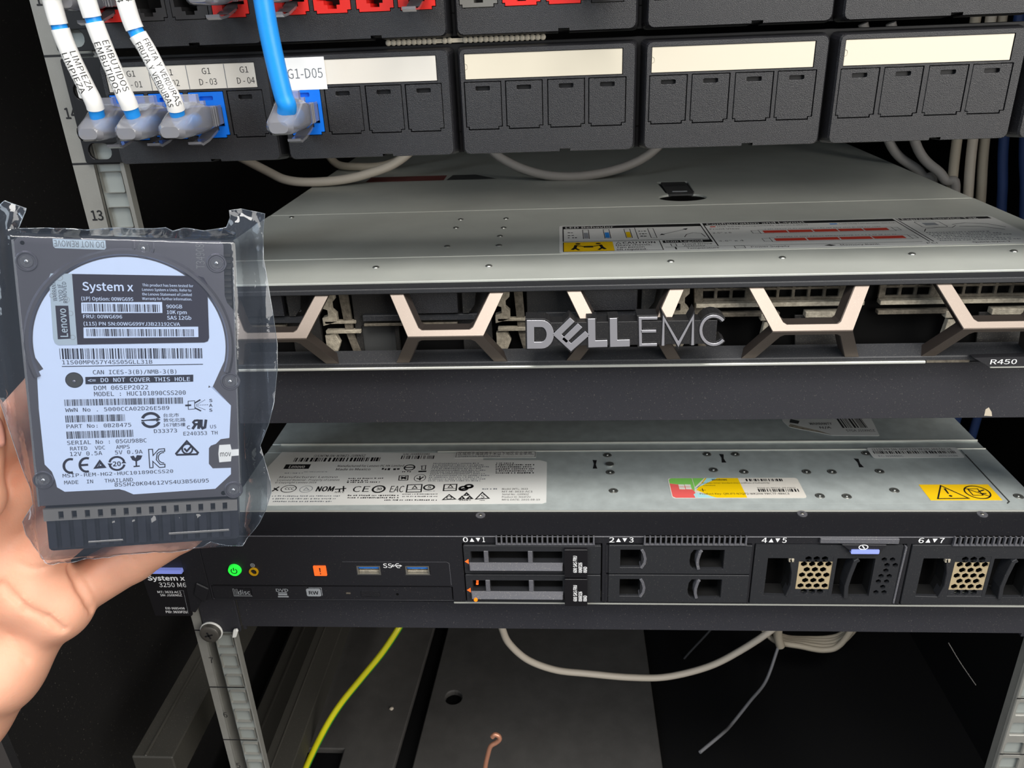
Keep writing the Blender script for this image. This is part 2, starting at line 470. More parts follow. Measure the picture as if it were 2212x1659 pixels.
fl = MB(); G = F_top(-592)
n_ = [(-300, 20), (-192, 20), (-172, 700), (-300, 700)]
fl.plate(G, [[(-318, 250), (-318, 203), (-296, 203), (-296, 195), (-250, 195), (-250, 20), (-206, 20), (-166, 700), (-318, 700)]], -7, 0, 'floor_dark')
o = fl.build('floor_plate', None, (-250, 150, -599), bevel=1.0); tag(o, 'dark floor plate under the yellow-green wire, left of the floor gap', 'floor plate', 'cabinet floor plates')
fl = MB()
fl.plate(G, [[(-187, 20), (58, 20), (58, 700), (-152, 700)], circ(-150, 262, 9, 16)], -7, 0, 'floor_dark')
o = fl.build('floor_plate', None, (-60, 150, -599), bevel=1.0); tag(o, 'wide dark floor plate under the bent copper wire', 'floor plate', 'cabinet floor plates')

def beam(name, x0, x1, z0, z1, y0, y1, m, label, groove=True):
    mb = MB(); f = F_top(z1)
    mb.box(f, x0, y0, x1, y1, z0 - z1, 0, m)
    if groove: mb.box(f, x0 + (x1 - x0) * 0.3, y0, x0 + (x1 - x0) * 0.38, y1, -0.5, 1.2, m)
    o = mb.build(name, None, (x0, y0, z0), bevel=1.2); tag(o, label, 'rack beam', 'cabinet frame beams')
beam('frame_beam', -282, -256, -520, -497, 25, 760, 'beam_dark', 'dark ridged frame beam running back just right of the left rail')
beam('frame_beam', -338, -300, -600, -560, 25, 760, 'beam_dark', 'dark frame beam on the floor beside the left wall')
beam('frame_beam', -318, -290, -404, -380, 6, 760, 'beam_dark', 'dusty frame beam left of the lower end of the left rail')

# ================================================================== mounting rails
def rail(sgn, label, nums):
    F = F_front(0)
    xo, xi = -248.5 * sgn, -225.0 * sgn
    hx = -232.2 * sgn
    root = thing('mounting_rail', (xi, 0, -600), label, 'rail')
    mb = MB()
    a0, a1 = min(xo, xi), max(xo, xi)
    holes = []
    for k in range(-13, 3):
        top = (k + 1) * U
        for dz in (-8.4, -24.3, -40.2):
            z = top + dz
            holes.append(rrect(hx - 5, z - 4.7, hx + 5, z + 4.7, 0.7, 2))
    mb.plate(F, [rect(a0, -600, a1, 150)] + holes, -2.0, 0.0, 'rail_grey')
    fx0, fx1 = (xi - 2, xi) if sgn > 0 else (xi, xi + 2)
    mb.box(F, fx0, -600, fx1, 150, -4.5 if sgn > 0 else -9, -2.0, 'rail_grey')
    fx0, fx1 = (xo, xo + 2) if sgn > 0 else (xo - 2, xo)
    mb.box(F, fx0, -600, fx1, 150, -30, -2.0, 'rail_grey')
    # numbers and unit lines
    for k in range(-9, 2):
        mb.flat(F, [rect(a0, k * U - 0.45, a0 + 22.0, k * U + 0.45)], 0.08, 'ink')
        if sgn > 0:
            n = str(14 + k); w = 5.3 if len(n) > 1 else 2.5
            big = k >= -2
            mb.text(F, n, -243.1 - w / 2, -243.1 + w / 2, k * U + U / 2 - 3.0, k * U + U / 2 + 1.4, 0.08, 'ink', 0.035 if big else 0.01)
    mb.build('rail_face', root, bevel=0.5)
    bk = MB()
    bk.box(F, *((-239, -600, -225.2, 150) if sgn > 0 else (225.2, -600, 239, 150)), -3.4, -2.05, 'hole_grey')
    bk.build('backing_strip', root, bevel=0.3)
    return root
rail(1, 'grey square-holed mounting rail printed with the numbers 14, 13, 7 and 6', None)
rail(-1, 'dark square-holed mounting rail at the bottom right corner', None)

# ================================================================== patch panels
PITCH_P, X_P = 74.4, -220.4
def cover_loop(a, b0, b1, w=15.2, g=0.0):
    h = w / 2 - g
    return [(a - h, b1 - g), (a - h, b0 + 1.1 + g), (a - h + 1.0, b0 + 1.1 + g), (a - h + 1.0, b0 + g), (a + h - 1.5, b0 + g), (a + h - 1.5, b0 + 1.1 + g), (a + h, b0 + 1.1 + g), (a + h, b1 - g)]
SLOT_A = (9.0, 25.7, 42.7, 59.2)
def keystone(root_part, f, a, z0, colour, name):
    mb = MB()
    lp = cover_loop(a, z0 + 10.2, z0 + 29.0, g=0.3)
    slot = rrect(a - 2.9, z0 + 25.4, a + 2.9, z0 + 27.1, 0.5, 2)
    if colour is None:
        mb.plate(f, [lp, slot], 6.5, 9.8, 'panel_black'); mb.flat(f, [slot], 8.3, 'panel_plate')
    else:
        op = [(a - 5.9, z0 + 22.6), (a - 5.9, z0 + 15.0), (a - 3.2, z0 + 15.0), (a - 3.2, z0 + 13.4), (a - 1.8, z0 + 13.4), (a - 1.8, z0 + 12.0), (a + 1.8, z0 + 12.0), (a + 1.8, z0 + 13.4), (a + 3.2, z0 + 13.4), (a + 3.2, z0 + 15.0), (a + 5.9, z0 + 15.0), (a + 5.9, z0 + 22.6)]
        mb.plate(f, [lp, slot, op], -6, 10.1, colour, back=False); mb.flat(f, [slot], 8.7, colour)
        mb.flat(f, [op], -4, 'jack_dark')
    return mb.build(name, root_part, bevel=0.15)

def module_loop(a0, z0, w, e):
    p = rrect(a0 - e, z0 + 0.7 - e * 0.5, a0 + w + e, z0 + 41.3 + e * 0.6, 2.2, 3)
    # small moulded notch in the lower edge (edge between the lower-left and lower-right corner)
    b = z0 + 0.7 - e * 0.5; x = a0 + 42
    return p + [(x - 2.2, b), (x - 2.2, b + 1.0), (x + 2.2, b + 1.0), (x + 2.2, b)]

def patch_panel(z0, label, jacks, strips):
    root = thing('patch_bay', (0, 0, z0), label, 'patch panel', 'patch panels at the top of the rack')
    F = F_front(0)
    mb = MB()
    ears = [[(s * 233.4 + x, z0 + 5.3 + dz + y) for x, y in rrect(-5.2, -3.5, 5.2, 3.5, 3.3, 4)] for s in (-1, 1) for dz in (0, 24.8)]
    win = [rect(X_P + k * PITCH_P + 1, z0 + 9, X_P + k * PITCH_P + 69, z0 + 30) for k in range(6)]
    mb.plate(F, [rrect(-241, z0 + 0.3, 241, z0 + 43.3, 1.0, 2)] + ears + win, 0.2, 1.8, 'panel_plate')
    mb.build('mounting_plate', root, bevel=0.2)
    for k in range(6):
        a0 = X_P + k * PITCH_P
        mb = MB(); w = 70.2
        L0 = module_loop(a0, z0, w, 1.6); L1 = module_loop(a0, z0, w, 0.25); L2 = module_loop(a0, z0, w, -0.35)
        mb.shell(F, [(L0, 1.8), (L1, 9.0), (L2, 10.0)], 'panel_black')
        sr = rect(a0 + 2.0, z0 + 29.7, a0 + 65.3, z0 + 39.5)
        holes = [cover_loop(a0 + s, z0 + 10.2, z0 + 29.0) for s in SLOT_A]
        mb.plate(F, [L2, sr] + holes, 6.0, 10.0, 'panel_black', back=False)
        mb.flat(F, [sr], 8.2, 'panel_black')
        part = mb.build('port_module', root)
        st = strips.get(k, 'strip_cream')
        if st:
            s = MB()
            s.box(F, a0 + 2.2, z0 + 29.9, a0 + 65.0, z0 + 39.3, 8.3, 9.7, st)
            if k == 0 and z0 < 10:
                for i in range(1, 4): s.flat(F, [rect(a0 + 4.5 + 15.9 * i, z0 + 30, a0 + 4.8 + 15.9 * i, z0 + 39.2)], 9.75, 'ink_grey')
                for i in range(4):
                    c = a0 + 4.6 + 15.9 * i + 8.2
                    s.text(F, 'G1', c - 1.8, c + 1.8, z0 + 35.6, z0 + 37.9, 9.75, 'ink', 0.004)
                    s.text(F, 'D - 0%d' % (i + 1), c - 3.6, c + 3.8, z0 + 31.4, z0 + 33.8, 9.75, 'ink', 0.004)
            elif z0 < 10:
                s.stroke(F, [(a0 + 2.3, z0 + 33.5), (a0 + 3.1, z0 + 33.9), (a0 + 3.3, z0 + 34.7), (a0 + 3.1, z0 + 35.5), (a0 + 2.3, z0 + 35.9)], 0.15, 9.7, 9.9, st)
            s.build('label_strip', part, bevel=0.15)
        for i, sa in enumerate(SLOT_A):
            c = jacks.get((k, i))
            keystone(part, F, a0 + sa, z0, c, 'keystone_jack' if c else 'blank_insert')
    return root
low = patch_panel(0.0, 'black patch panel with cream label strips, second from the top', {(0, 0): 'jack_blue', (0, 1): 'jack_blue', (0, 2): 'jack_blue', (1, 0): 'jack_blue'}, {0: 'strip_white', 1: 'strip_white'})
upz = 45.6
patch_panel(upz, 'black patch panel with red jacks cut by the top of the frame', {(0, 0): 'jack_red', (0, 1): 'jack_dark', (0, 2): 'jack_dark', (0, 3): 'jack_red', (1, 0): 'jack_red', (1, 1): 'jack_red', (1, 2): 'jack_red', (1, 3): 'jack_red', (2, 0): 'nickel', (2, 1): 'jack_red', (2, 2): 'jack_red', (2, 3): 'jack_dark'}, {})
# paper tag stuck over the second module's strip
s = MB(); F = F_front(0)
s.box(F, -146.2, 28.2, -126.2, 40.5, 10.05, 10.2, 'paper')
s.text(F, 'G1-D05', -142.0, -127.4, 32.6, 36.3, 10.25, 'ink_grey', 0.0)
s.build('paper_label', low, label='white paper label reading G1-D05')

for zz in (29.9,):
    s = MB(); s.plate(F, [rrect(-236.6, zz - 2.6, -231.4, zz + 2.6, 0.8, 2)], 0.6, 2.4, 'washer'); s.build('nylon_insert', low, bevel=0.3, label='small white insert')

# white beaded cable tie seen in the gap between the two patch panels
mb = MB()
for x in np.arange(-101, -37, 2.1):
    if -80.8 < x < -79 or -73.8 < x < -70: continue
    mb.dome(lambda a, b, c: (a, 0.0 - c - 2.0, b), x, 44.4, 1.25, 0.8, 'strip_cream', n=10)
mb.box(F_front(0), -101.5, 43.6, -37, 45.2, 1.9, 2.2, 'strip_cream')
o = mb.build('cable_tie', None, (-70, -2, 43.6)); tag(o, 'cream beaded cable tie in the gap between the patch panels', 'cable tie')

# ================================================================== patch cables
def path_frame(path, r, phi0, s0):
    """(a along path from s0, b around the cable, c off its surface) -> world"""
    P = [Vector(p) for p in path]; S = [0.0]
    for i in range(1, len(P)): S.append(S[-1] + (P[i] - P[i - 1]).length)
    def fr(a, b, c):
        s = min(max(a + s0, 0), S[-1] - 1e-6); i = 0
        while i < len(S) - 2 and S[i + 1] < s: i += 1
        t = (s - S[i]) / (S[i + 1] - S[i]); q = P[i].lerp(P[i + 1], t); d = (P[i + 1] - P[i]).normalized()
        side = d.cross(Vector((0, 1, 0))).normalized(); out = side.cross(d).normalized()
        if out.y > 0: out = -out
        side = out.cross(d).normalized()
        an = phi0 + b / r
        return tuple(q + (out * math.cos(an) + side * math.sin(an)) * (r + c))
    return fr, S[-1]
def sub_path(path, s0, s1):
    P = [Vector(p) for p in path]; S = [0.0]; out = []
    for i in range(1, len(P)): S.append(S[-1] + (P[i] - P[i - 1]).length)
    def at(s):
        i = 0
        while i < len(S) - 2 and S[i + 1] < s: i += 1
        return P[i].lerp(P[i + 1], (s - S[i]) / (S[i + 1] - S[i]))
    k = max(3, int((s1 - s0) / 1.5))
    return [at(s0 + (s1 - s0) * i / k) for i in range(k + 1)]

def rj45(root, X, z, y_end, dark=False):
    """clear plug reaching from inside the jack to y_end, with strain boot and latch"""
    G = lambda a, b, c: (X + a, -c, z + b)
    m = 'clear_plastic'
    p = MB()
    p.box(G, -5.7, -4.0, 5.7, 3.6, 1.0, 22.0, m)
    for i in range(3): p.box(G, -5.9, -4.2, 5.9, 3.8, 15.6 + 2.2 * i, 16.6 + 2.2 * i, m)
    for i in range(8): p.box(G, -4.2 + i * 1.15, 1.6, -3.8 + i * 1.15, 3.0, 6, 13.5, 'nickel')
    pl = p.build('plug', root, bevel=0.4)
    b = MB()
    L = [(rrect(-5.9, -4.6, 5.9, 4.4, 1.2, 3), 21.0), (rrect(-6.3, -5.2, 6.3, 5.2, 2.0, 3), 25.0), (rrect(-6.1, -5.6, 6.1, 6.4, 2.6, 3), 30.0), (rrect(-5.8, -5.6, 5.8, 3.4, 2.6, 3), y_end - 9), (rrect(-5.2, -5.4, 5.2, 0.6, 2.4, 3), y_end - 1.8), (rrect(-3.6, -4.6, 3.6, -0.6, 1.8, 3), y_end)]
    b.shell(G, L, m); b.flat(G, [L[0][0]], 21.0, m); b.flat(G, [L[-1][0]], y_end, m)
    b.box(G, -4.6, 4.6, 4.6, 6.4, 22.0, 24.0, m)
    b.box(G, -4.4, 5.0, 4.4, 9.2, 27.0, 29.5, m)
    b.build('boot', root, smooth=True, angle=35)
    t = MB()
    Q = [(4.0, -4.2), (12, -6.6), (20, -8.6), (27, -9.4), (29, -8.6)]
    for (c0, z0), (c1, z1) in zip(Q, Q[1:]):
        vs = [G(-2.6, z0, c0), G(2.6, z0, c0), G(2.6, z1, c1), G(-2.6, z1, c1), G(-2.6, z0 - 1, c0), G(2.6, z0 - 1, c0), G(2.6, z1 - 1, c1), G(-2.6, z1 - 1, c1)]
        t.add(vs, [(0, 1, 2, 3), (4, 5, 6, 7), (0, 1, 5, 4), (1, 2, 6, 5), (2, 3, 7, 6), (3, 0, 4, 7)], m)
    t.build('latch', root)

def patch_cable(label, pix, Y, X, z, r, y_boot, sleeves=None, words=None, group='blue patch cables', tilt=0.0):
    root = thing('patch_cable', (X, -10, z), label, 'patch cable', group)
    P = []
    for i, (px, py) in enumerate(pix):
        q = hit(px, py, 1, Y - tilt * (len(pix) - 1 - i)); P.append((q[0], q[1], q[2]))
    P = [(P[0][0] - 14, P[0][1] + 6, P[0][2] + 95), (P[0][0] - 10, P[0][1] - 3, P[0][2] + 60), (P[0][0] - (P[1][0] - P[0][0]) * 1.5, P[0][1], P[0][2] + (P[0][2] - P[1][2]) * 2.0)] + P
    end = P[-1]
    P += [(X * 0.75 + end[0] * 0.25, Y + 3.5, z + 0.6), (X, Y + 11, z - 1.2), (X, Y + 18, z - 0.5)]
    path = smoothpath(P, 10)
    mb = MB(); mb.tube(path, r, 'cable_blue', 16); mb.build('jacket', root, smooth=True)
    rj45(root, X, z, y_boot)
    if sleeves:
        def plen(q): return sum((Vector(q[i + 1]) - Vector(q[i])).length for i in range(len(q) - 1))
        off = plen(path[:21])
        for (s0, s1), wd in zip(sleeves, words):
            s0 += off; s1 += off
            sp = sub_path(path, s0, s1); rs = r + 0.45
            k = MB(); k.tube(sp, rs, 'sleeve_white', 20)
            if wd:
                txt, length, hgt, start, fl = wd
                for j, ph in enumerate((-1.25, -0.25, 0.75)):
                    fr, _ = path_frame(path, rs, ph + 0.15, s0 + start)
                    k.text(fr, txt, 0, length, -hgt / 2, hgt / 2, 0.06, 'ink', 0.0, fine=0.2)
            k.build('label_sleeve', root, smooth=True, angle=50)
    return root
Zc = 20.0
patch_cable('blue patch cable with white sleeve printed LIMPIEZA, leftmost of the three sleeved cables', [(112, 0), (130, 62), (154, 122), (184, 184), (203, 222)], -39, -211.4, Zc, 2.75, 45, [(2, 27.0), (28.6, 57.5)], [('085', 7, 2.3, 8.5, 0), ('LIMPIEZA', 14.5, 2.3, 8.0, 0)], 'sleeved patch cables', 0.6)
patch_cable('blue patch cable with white sleeve printed EMBUTIDOS, between two other sleeved cables', [(188, 0), (203, 46), (228, 110), (260, 184), (277, 222)], -42, -194.7, Zc, 2.75, 48, [(2, 19.4), (21.2, 51.5)], [('083', 7, 2.3, 3, 0), ('EMBUTIDOS', 18.0, 2.4, 6.5, 0)], 'sleeved patch cables', 0.6)
patch_cable('blue patch cable with white sleeve printed FRUTA Y VERDURAS', [(270, 0), (290, 60), (320, 112), (356, 182), (376, 220)], -42, -177.7, Zc, 2.75, 48, [(2, 27.8), (29.8, 57.5)], [('084', 6, 2.3, 11, 0), ('FRUTA  Y  VERDURAS', 23, 2.2, 2.5, 0)], 'sleeved patch cables', 0.6)
patch_cable('thick plain blue patch cable hanging in front of the G1-D05 label', [(569, 0), (581, 70), (596, 140), (612, 205), (620, 228)], -39, -137.0, Zc, 3.55, 45, None, None, 'plain patch cables', 0.4)

# plugs of the cables in the upper panel, cut by the frame
def upper_plug(k, i, colour, label):
    X = X_P + k * PITCH_P + SLOT_A[i]; z = upz + 20
    root = thing('patch_cable', (X, -10, z), label, 'patch cable', 'cables plugged into the red jacks')
    rj45(root, X, z, 40)
    mb = MB(); mb.tube(smoothpath([(X, -30, z), (X, -44, z + 3), (X - 3, -52, z + 16), (X - 6, -54, z + 45), (X - 8, -52, z + 80)]), 2.8, colour, 14)
    mb.build('jacket', root, smooth=True)
upper_plug(0, 0, 'cable_grey', 'grey patch cable in the red jack behind the sleeved cables')
upper_plug(0, 3, 'cable_grey', 'grey patch cable in the red jack just left of the thick blue cable')
upper_plug(1, 0, 'cable_grey', 'grey patch cable in the red jack just right of the thick blue cable')
upper_plug(1, 3, 'cable_grey', 'grey patch cable in the red jack beside the panel division')
X = X_P + 2 * PITCH_P + SLOT_A[3]
root = thing('patch_cable', (X, -10, upz + 20), 'patch cable with a blue boot at the top edge, right of the red jacks', 'patch cable')
mb = MB(); G = lambda a, b, c: (X - 4.0 + a, -c, upz + 19.0 + b)
L = [(rrect(-6.5, -6, 6.5, 6, 2.5, 3), 12), (rrect(-7, -7, 7, 7, 3, 3), 18), (rrect(-6, -6.5, 6, 7, 4, 3), 32), (rrect(-3.5, -3.5, 3.5, 4, 3, 3), 44)]
mb.shell(G, L, 'jack_blue'); mb.flat(G, [L[-1][0]], 44, 'jack_blue'); mb.flat(G, [L[0][0]], 12, 'jack_blue'); mb.build('boot', root, smooth=True, angle=35)
mb = MB(); mb.tube(smoothpath([(X - 4, -38, upz + 19), (X - 4, -52, upz + 22), (X - 4, -60, upz + 50), (X - 4, -60, upz + 90)]), 2.8, 'cable_blue', 14); mb.build('jacket', root, smooth=True)

# ================================================================== shelves that carry the servers
def shelf(z_top, label):
    root = thing('rack_shelf', (0, 0, z_top), label, 'shelf', 'cantilever shelves under the servers')
    F = F_front(0)
    mb = MB()
    zt = z_top - 12.0
    mb.box(F_top(zt), -218, 0, 218, 420, -1.6, -0.1, 'shelf_black'); mb.build('tray', root, bevel=0.3)
    mb = MB()
    zb = zt - (29.6 if z_top > -150 else 28.8)
    mb.plate(F, [rrect(-219, zb, 218, zt - 0.2, 1.2, 3)], -1.6, 0.4, 'shelf_black'); mb.build('front_lip', root, bevel=0.4, seg=2)
    for s in (-1, 1):
        mb = MB()
        mb.box(lambda a, b, c: (c, a, b), 0.1, z_top - U + 1, 300, z_top - 12, s * 218 - 0.8, s * 218 + 0.8, 'shelf_black'); mb.build('side_bracket', root)
        mb = MB()
        x0, x1 = sorted((s * 219.6, s * 241.5))
        mb.plate(F, [rrect(x0, z_top - U + 0.4, x1, z_top - 1, 2, 3)], 0.1, 1.9, 'shelf_black'); mb.build('ear', root, bevel=0.3)
    return root
sh = shelf(-2 * U, 'black metal shelf lip under the silver-lidded server with the honeycomb front')
shelf(-5 * U, 'black metal shelf lip under the black-fronted server with drive bays')

mb = MB(); mb.flat(F_front(0), [[on_front(-0.45)(*p) for p in ((2126, 898), (2129, 884), (2136, 880), (2142, 890), (2143, 899))]], 0.46, 'cable_beige'); mb.build('paint_chip', sh, label='chipped paint showing pale metal')
def rack_screw(x, z, label, tilt=0):
    root = thing('rack_screw', (x, -2, z), label, 'screw')
    F = F_front(-2.0)
    G = lambda a, b, c: (x + a, -2.0 - c, z + b)
    mb = MB(); mb.cyl(G, 0, 0, 6.6, 0.0, 1.2, 'washer', 28); mb.build('washer', root, bevel=0.3)
    mb = MB(); mb.cyl(G, 0, 0, 6.1, 1.2, 3.6, 'screw', 28, r2=5.7); mb.dome(G, 0, 0, 5.7, 0.8, 'screw', c=3.6)
    for t in (0, math.pi / 2):
        d = (math.cos(t + .3), math.sin(t + .3)); mb.stroke(G, [(-2.4 * d[0], -2.4 * d[1]), (2.4 * d[0], 2.4 * d[1])], 0.9, 4.0, 4.65, 'ink')
    mb.build('screw_head', root, smooth=True)
rack_screw(-237.0, -265.0, 'large round screw with a white washer at the lower left of the rack')
# white nylon clip poking out behind the shelf ear
mb = MB(); G = lambda a, b, c: (-222.5 + a, -3 - c, -265.0 + b)
mb.plate(G, [[(-2.2, -3.4), (0.2, -3.0), (2.2, 1.5), (1.8, 3.0), (-0.4, 2.6)]], 0, 1.6, 'washer'); mb.box(G, -0.6, -0.8, 0.6, 0.8, -1.0, 0, 'washer')
o = mb.build('nylon_clip', None, (-222.5, -3, -265), bevel=0.4); tag(o, 'small white clip just right of the large round screw', 'clip')

# ================================================================== upper server: silver lid, honeycomb front
Z1 = -57.5
sv = thing('server', (0, 100, -100.5), 'silver-lidded rack server with a honeycomb strut front and raised lettering', 'server')
T = F_top(Z1); hT = on_top(Z1); F = F_front(0)
mb = MB()
mb.box(F_top(-100.3), -217, 6, 217, 690, 0, 41.2, 'galv'); mb.build('chassis', sv)
mb = MB()
mb.plate(T, [rrect(-219, 1.0, 219, 42.0, 0.6, 2)], -1.5, 0.0, 'lid_zinc')
mb.build('lid_front_strip', sv, bevel=0.7, seg=3)
mb = MB()
# lid with the round finger recess of its latch
latch_c = (47.5, 172.5)
mb.plate(T, [rrect(-219, 43.0, 219, 148.5, 0.5, 2)], -1.5, 0.15, 'lid_zinc')
rec = circ(latch_c[0], latch_c[1] + 1.0, 15.5, 28, ry=11.5)
slot = [(38.5, 188.5), (57.5, 188.5), (58.5, 228), (37.0, 228)]
mb.plate(T, [rrect(-219, 149.2, 219, 690, 0.5, 2), rec, slot], -1.5, -0.1, 'lid_zinc')
mb.flat(T, [rec], -1.4, 'cavity'); mb.flat(T, [slot], -1.4, 'ink')
mb.box(T, -218, 148.3, 218, 149.0, -0.5, 0.35, 'lid_edge'); mb.box(T, -218, 42.1, 218, 42.7, -0.5, 0.3, 'lid_edge')  # pale strips put in for the bright highlights along the lid seams
lid = mb.build('lid', sv, bevel=0.25)
mb = MB()
mb.plate(T, [rrect(39.4, 183, 56.6, 226.5, 1.0, 2)], -1.2, 0.1, 'dark_grey')
mb.box(T, 41, 211, 55, 213, 0.1, 0.7, 'ink'); mb.box(T, 43, 190, 53, 192, 0.1, 0.6, 'print_grey')
mb.build('latch', lid, bevel=0.3)
mb = MB()
for px, py in ((812, 578), (1056, 575), (1449, 565), (1690, 557), (1970, 549), (2190, 543), (995, 475), (985, 493), (1093, 473), (1088, 493), (1080, 511), (1078, 531), (966, 533), (630, 470)):
    a, b = hT(px, py); mb = MB(); mb.dome(T, a, b, 1.7, 0.8, 'rivet', c=0.1); mb.build('rivet', sv, smooth=True)

mb = MB()
mb.flat(T, [rect(-181, 258.5, -120.5, 279)], 0.1, 'rust_red'); mb.flat(T, [[(-118.5, 258.5), (-80, 258.5), (-98, 279), (-116, 279)]], 0.1, 'dark_grey')
mb.build('warning_stripe', lid, label='dull red and grey printed stripe')

# information label on the lid
Lz = zoom(1150, 330, 2.083)
mb = MB(); X0, X1, Y0, Y1 = -32.6, 206, 42.6 + 1.4, 101.5
mb.plate(T, [rrect(X0, Y0, X1, Y1, 1.5, 3)], 0.12, 0.22, 'label_white')
c = 0.26; c2 = 0.30
def hline(a0, a1, b, w=0.6, m='ink'): mb.flat(T, [rect(a0, b - w / 2, a1, b + w / 2)], c, m)
def vline(a, b0, b1, w=0.6, m='ink'): mb.flat(T, [rect(a - w / 2, b0, a + w / 2, b1)], c, m)
mb.flat(T, [rect(-30.5, 93.5, 46.5, 99.5)], c, 'ink'); mb.text(T, 'LED Behavior', -29, -2, 94.6, 98.3, c2, 'label_white', 0.02)
vline(-30.5, 66, 99.5); vline(46.5, 62, 99.5); hline(-30.5, 46.5, 66); vline(9.5, 68, 93, 0.35)
for i, (x, col) in enumerate(((-18, 'print_grey'), (-6.5, 'blue_ink'), (5.0, 'ms_yellow'))):
    mb.stroke(T, rect(x - 1.6, 71, x + 1.6, 91), 0.35, c, c, 'ink', closed=True); mb.flat(T, [rect(x - 1.2, 72, x + 1.2, 84)], c, col)
for y in (73, 78, 84): mb.greek(T, -28, -23, y, y + 2, c, 'ink', seed=y)
for y in (73, 78, 84): mb.greek(T, 11, 15.5, y, y + 2, c, 'ink', seed=y + 1)
mb.stroke(T, rect(16.5, 70, 19.5, 91), 0.35, c, c, 'ink', closed=True)
mb.stroke(T, [(22, 76), (38, 88)], 0.5, c, c, 'ink'); mb.flat(T, [[(38.5, 89), (35.5, 88), (37, 85.5)]], c, 'ink'); mb.flat(T, [[(21.5, 75.2), (24.5, 76), (23, 78.6)]], c, 'ink')
mb.stroke(T, [(34, 70), (36, 76), (40, 79), (44, 77), (45, 70)], 0.4, c, c, 'ink')
# caution block
mb.flat(T, [rect(-30.5, 45.5, -4.5, 64)], c, 'yellow')
for sgn, x in ((1, -24), (-1, -11)):
    mb.flat(T, [circ(x + 1.2 * sgn, 60.5, 1.4, 12)], c2, 'ink')
    mb.stroke(T, [(x - 2 * sgn, 49), (x - 0.5 * sgn, 53), (x + 0.2 * sgn, 58.2)], 1.7, c2, c2, 'ink'); mb.stroke(T, [(x, 57.5), (x + 4 * sgn, 55)], 1.1, c2, c2, 'ink')
    mb.stroke(T, [(x - 0.6 * sgn, 52.5), (x + 1.6 * sgn, 48)], 1.3, c2, c2, 'ink')
mb.flat(T, [rect(-20, 53, -15, 56)], c2, 'ink')
mb.stroke(T, rect(-30.5, 45.5, 20, 64), 0.4, c2, c2, 'ink', closed=True)
mb.stroke(T, [(-2.8, 59), (-0.4, 59), (-1.6, 62.6)], 0.35, c, c, 'ink', closed=True)
mb.text(T, 'CAUTION', 0.6, 17.5, 59.0, 62.6, c, 'ink', 0.02)
for i, t in enumerate(('Heavy chassis.', 'Two person', 'lift required.')): mb.text(T, t, -3.2, (15, 11, 12)[i], 55.0 - i * 4.2, 57.6 - i * 4.2, c, 'ink', 0.02)
mb.flat(T, [rect(21.5, 58.8, 47, 64)], c, 'ink'); mb.text(T, 'Icon Legend', 23, 42, 59.8, 63, c2, 'label_white', 0.02)
for t, x, y, w in (('Hard Drive', 31, 54.6, 15), ('Activity', 31, 51.2, 11), ('Temperature', 32, 46.4, 16), ('Power Supply', 64, 46.4, 19), ('Memory Bank', 108, 46.4, 19), ('PCI', 150, 46.4, 5), ('Quick Sync 2', 172, 46.4, 18)): mb.text(T, t, x, x + w, y, y + 2.2, c, 'ink', 0.01)
mb.stroke(T, rect(25, 52, 27.6, 57), 0.35, c, c, 'ink', closed=True); mb.stroke(T, [(26.6, 46), (26.6, 50)], 0.8, c, c, 'ink'); mb.stroke(T, rect(56, 45.6, 61, 49.6), 0.35, c, c, 'ink', closed=True); mb.flat(T, [[(100, 47.5), (103, 46), (106, 47.5), (103, 49)]], c, 'ink')
hline(21.5, 149, 50.4, 0.4)
# configuration block
mb.flat(T, [rect(48.3, 94.5, 152.5, 100)], c, 'ink'); mb.text(T, 'Configuration and Layout', 50, 104, 95.4, 98.8, c2, 'label_white', 0.02)
vline(48.3, 51, 100); vline(152.5, 50.4, 100); vline(154.5, 50.4, 100)
mb.flat(T, [rect(51, 90.2, 54, 92.2)], c, 'red'); mb.text(T, 'Hot Swap Components (Serviceable)', 55, 104, 90.0, 92.2, c, 'ink'); mb.flat(T, [rect(116, 90.2, 120, 92.2)], c, 'blue_ink'); mb.text(T, 'Cold Swap Components (Service)', 121, 151, 90.0, 92.2, c, 'ink')
mb.text(T, 'Front View', 50, 66, 84.6, 87, c, 'ink'); mb.text(T, '2.5" x 8', 50, 60, 76, 78.6, c, 'ink'); mb.text(T, '3.5" x 4', 50, 63, 59, 61.4, c, 'ink')
for y0, n, xa, xb in ((73.5, 5, 75, 145), (56.5, 4, 77, 147)):
    mb.stroke(T, rect(xa, y0, xb, y0 + 8), 0.3, c, c, 'ink', closed=True); mb.stroke(T, rect(xa - 4, y0 + 1, xa, y0 + 7), 0.3, c, c, 'ink', closed=True); mb.stroke(T, rect(xb, y0 + 1, xb + 3, y0 + 7), 0.3, c, c, 'ink', closed=True)
    for i in range(n):
        w = (xb - xa - 4) / n; mb.flat(T, [rect(xa + 2 + i * w, y0 + 1.3, xa + 1.2 + (i + 1) * w, y0 + 6.4)], c2, 'red')
    mb.greek(T, xa + 4, xb - 4, y0 + 9, y0 + 10.4, c, 'print_grey', seed=int(y0))
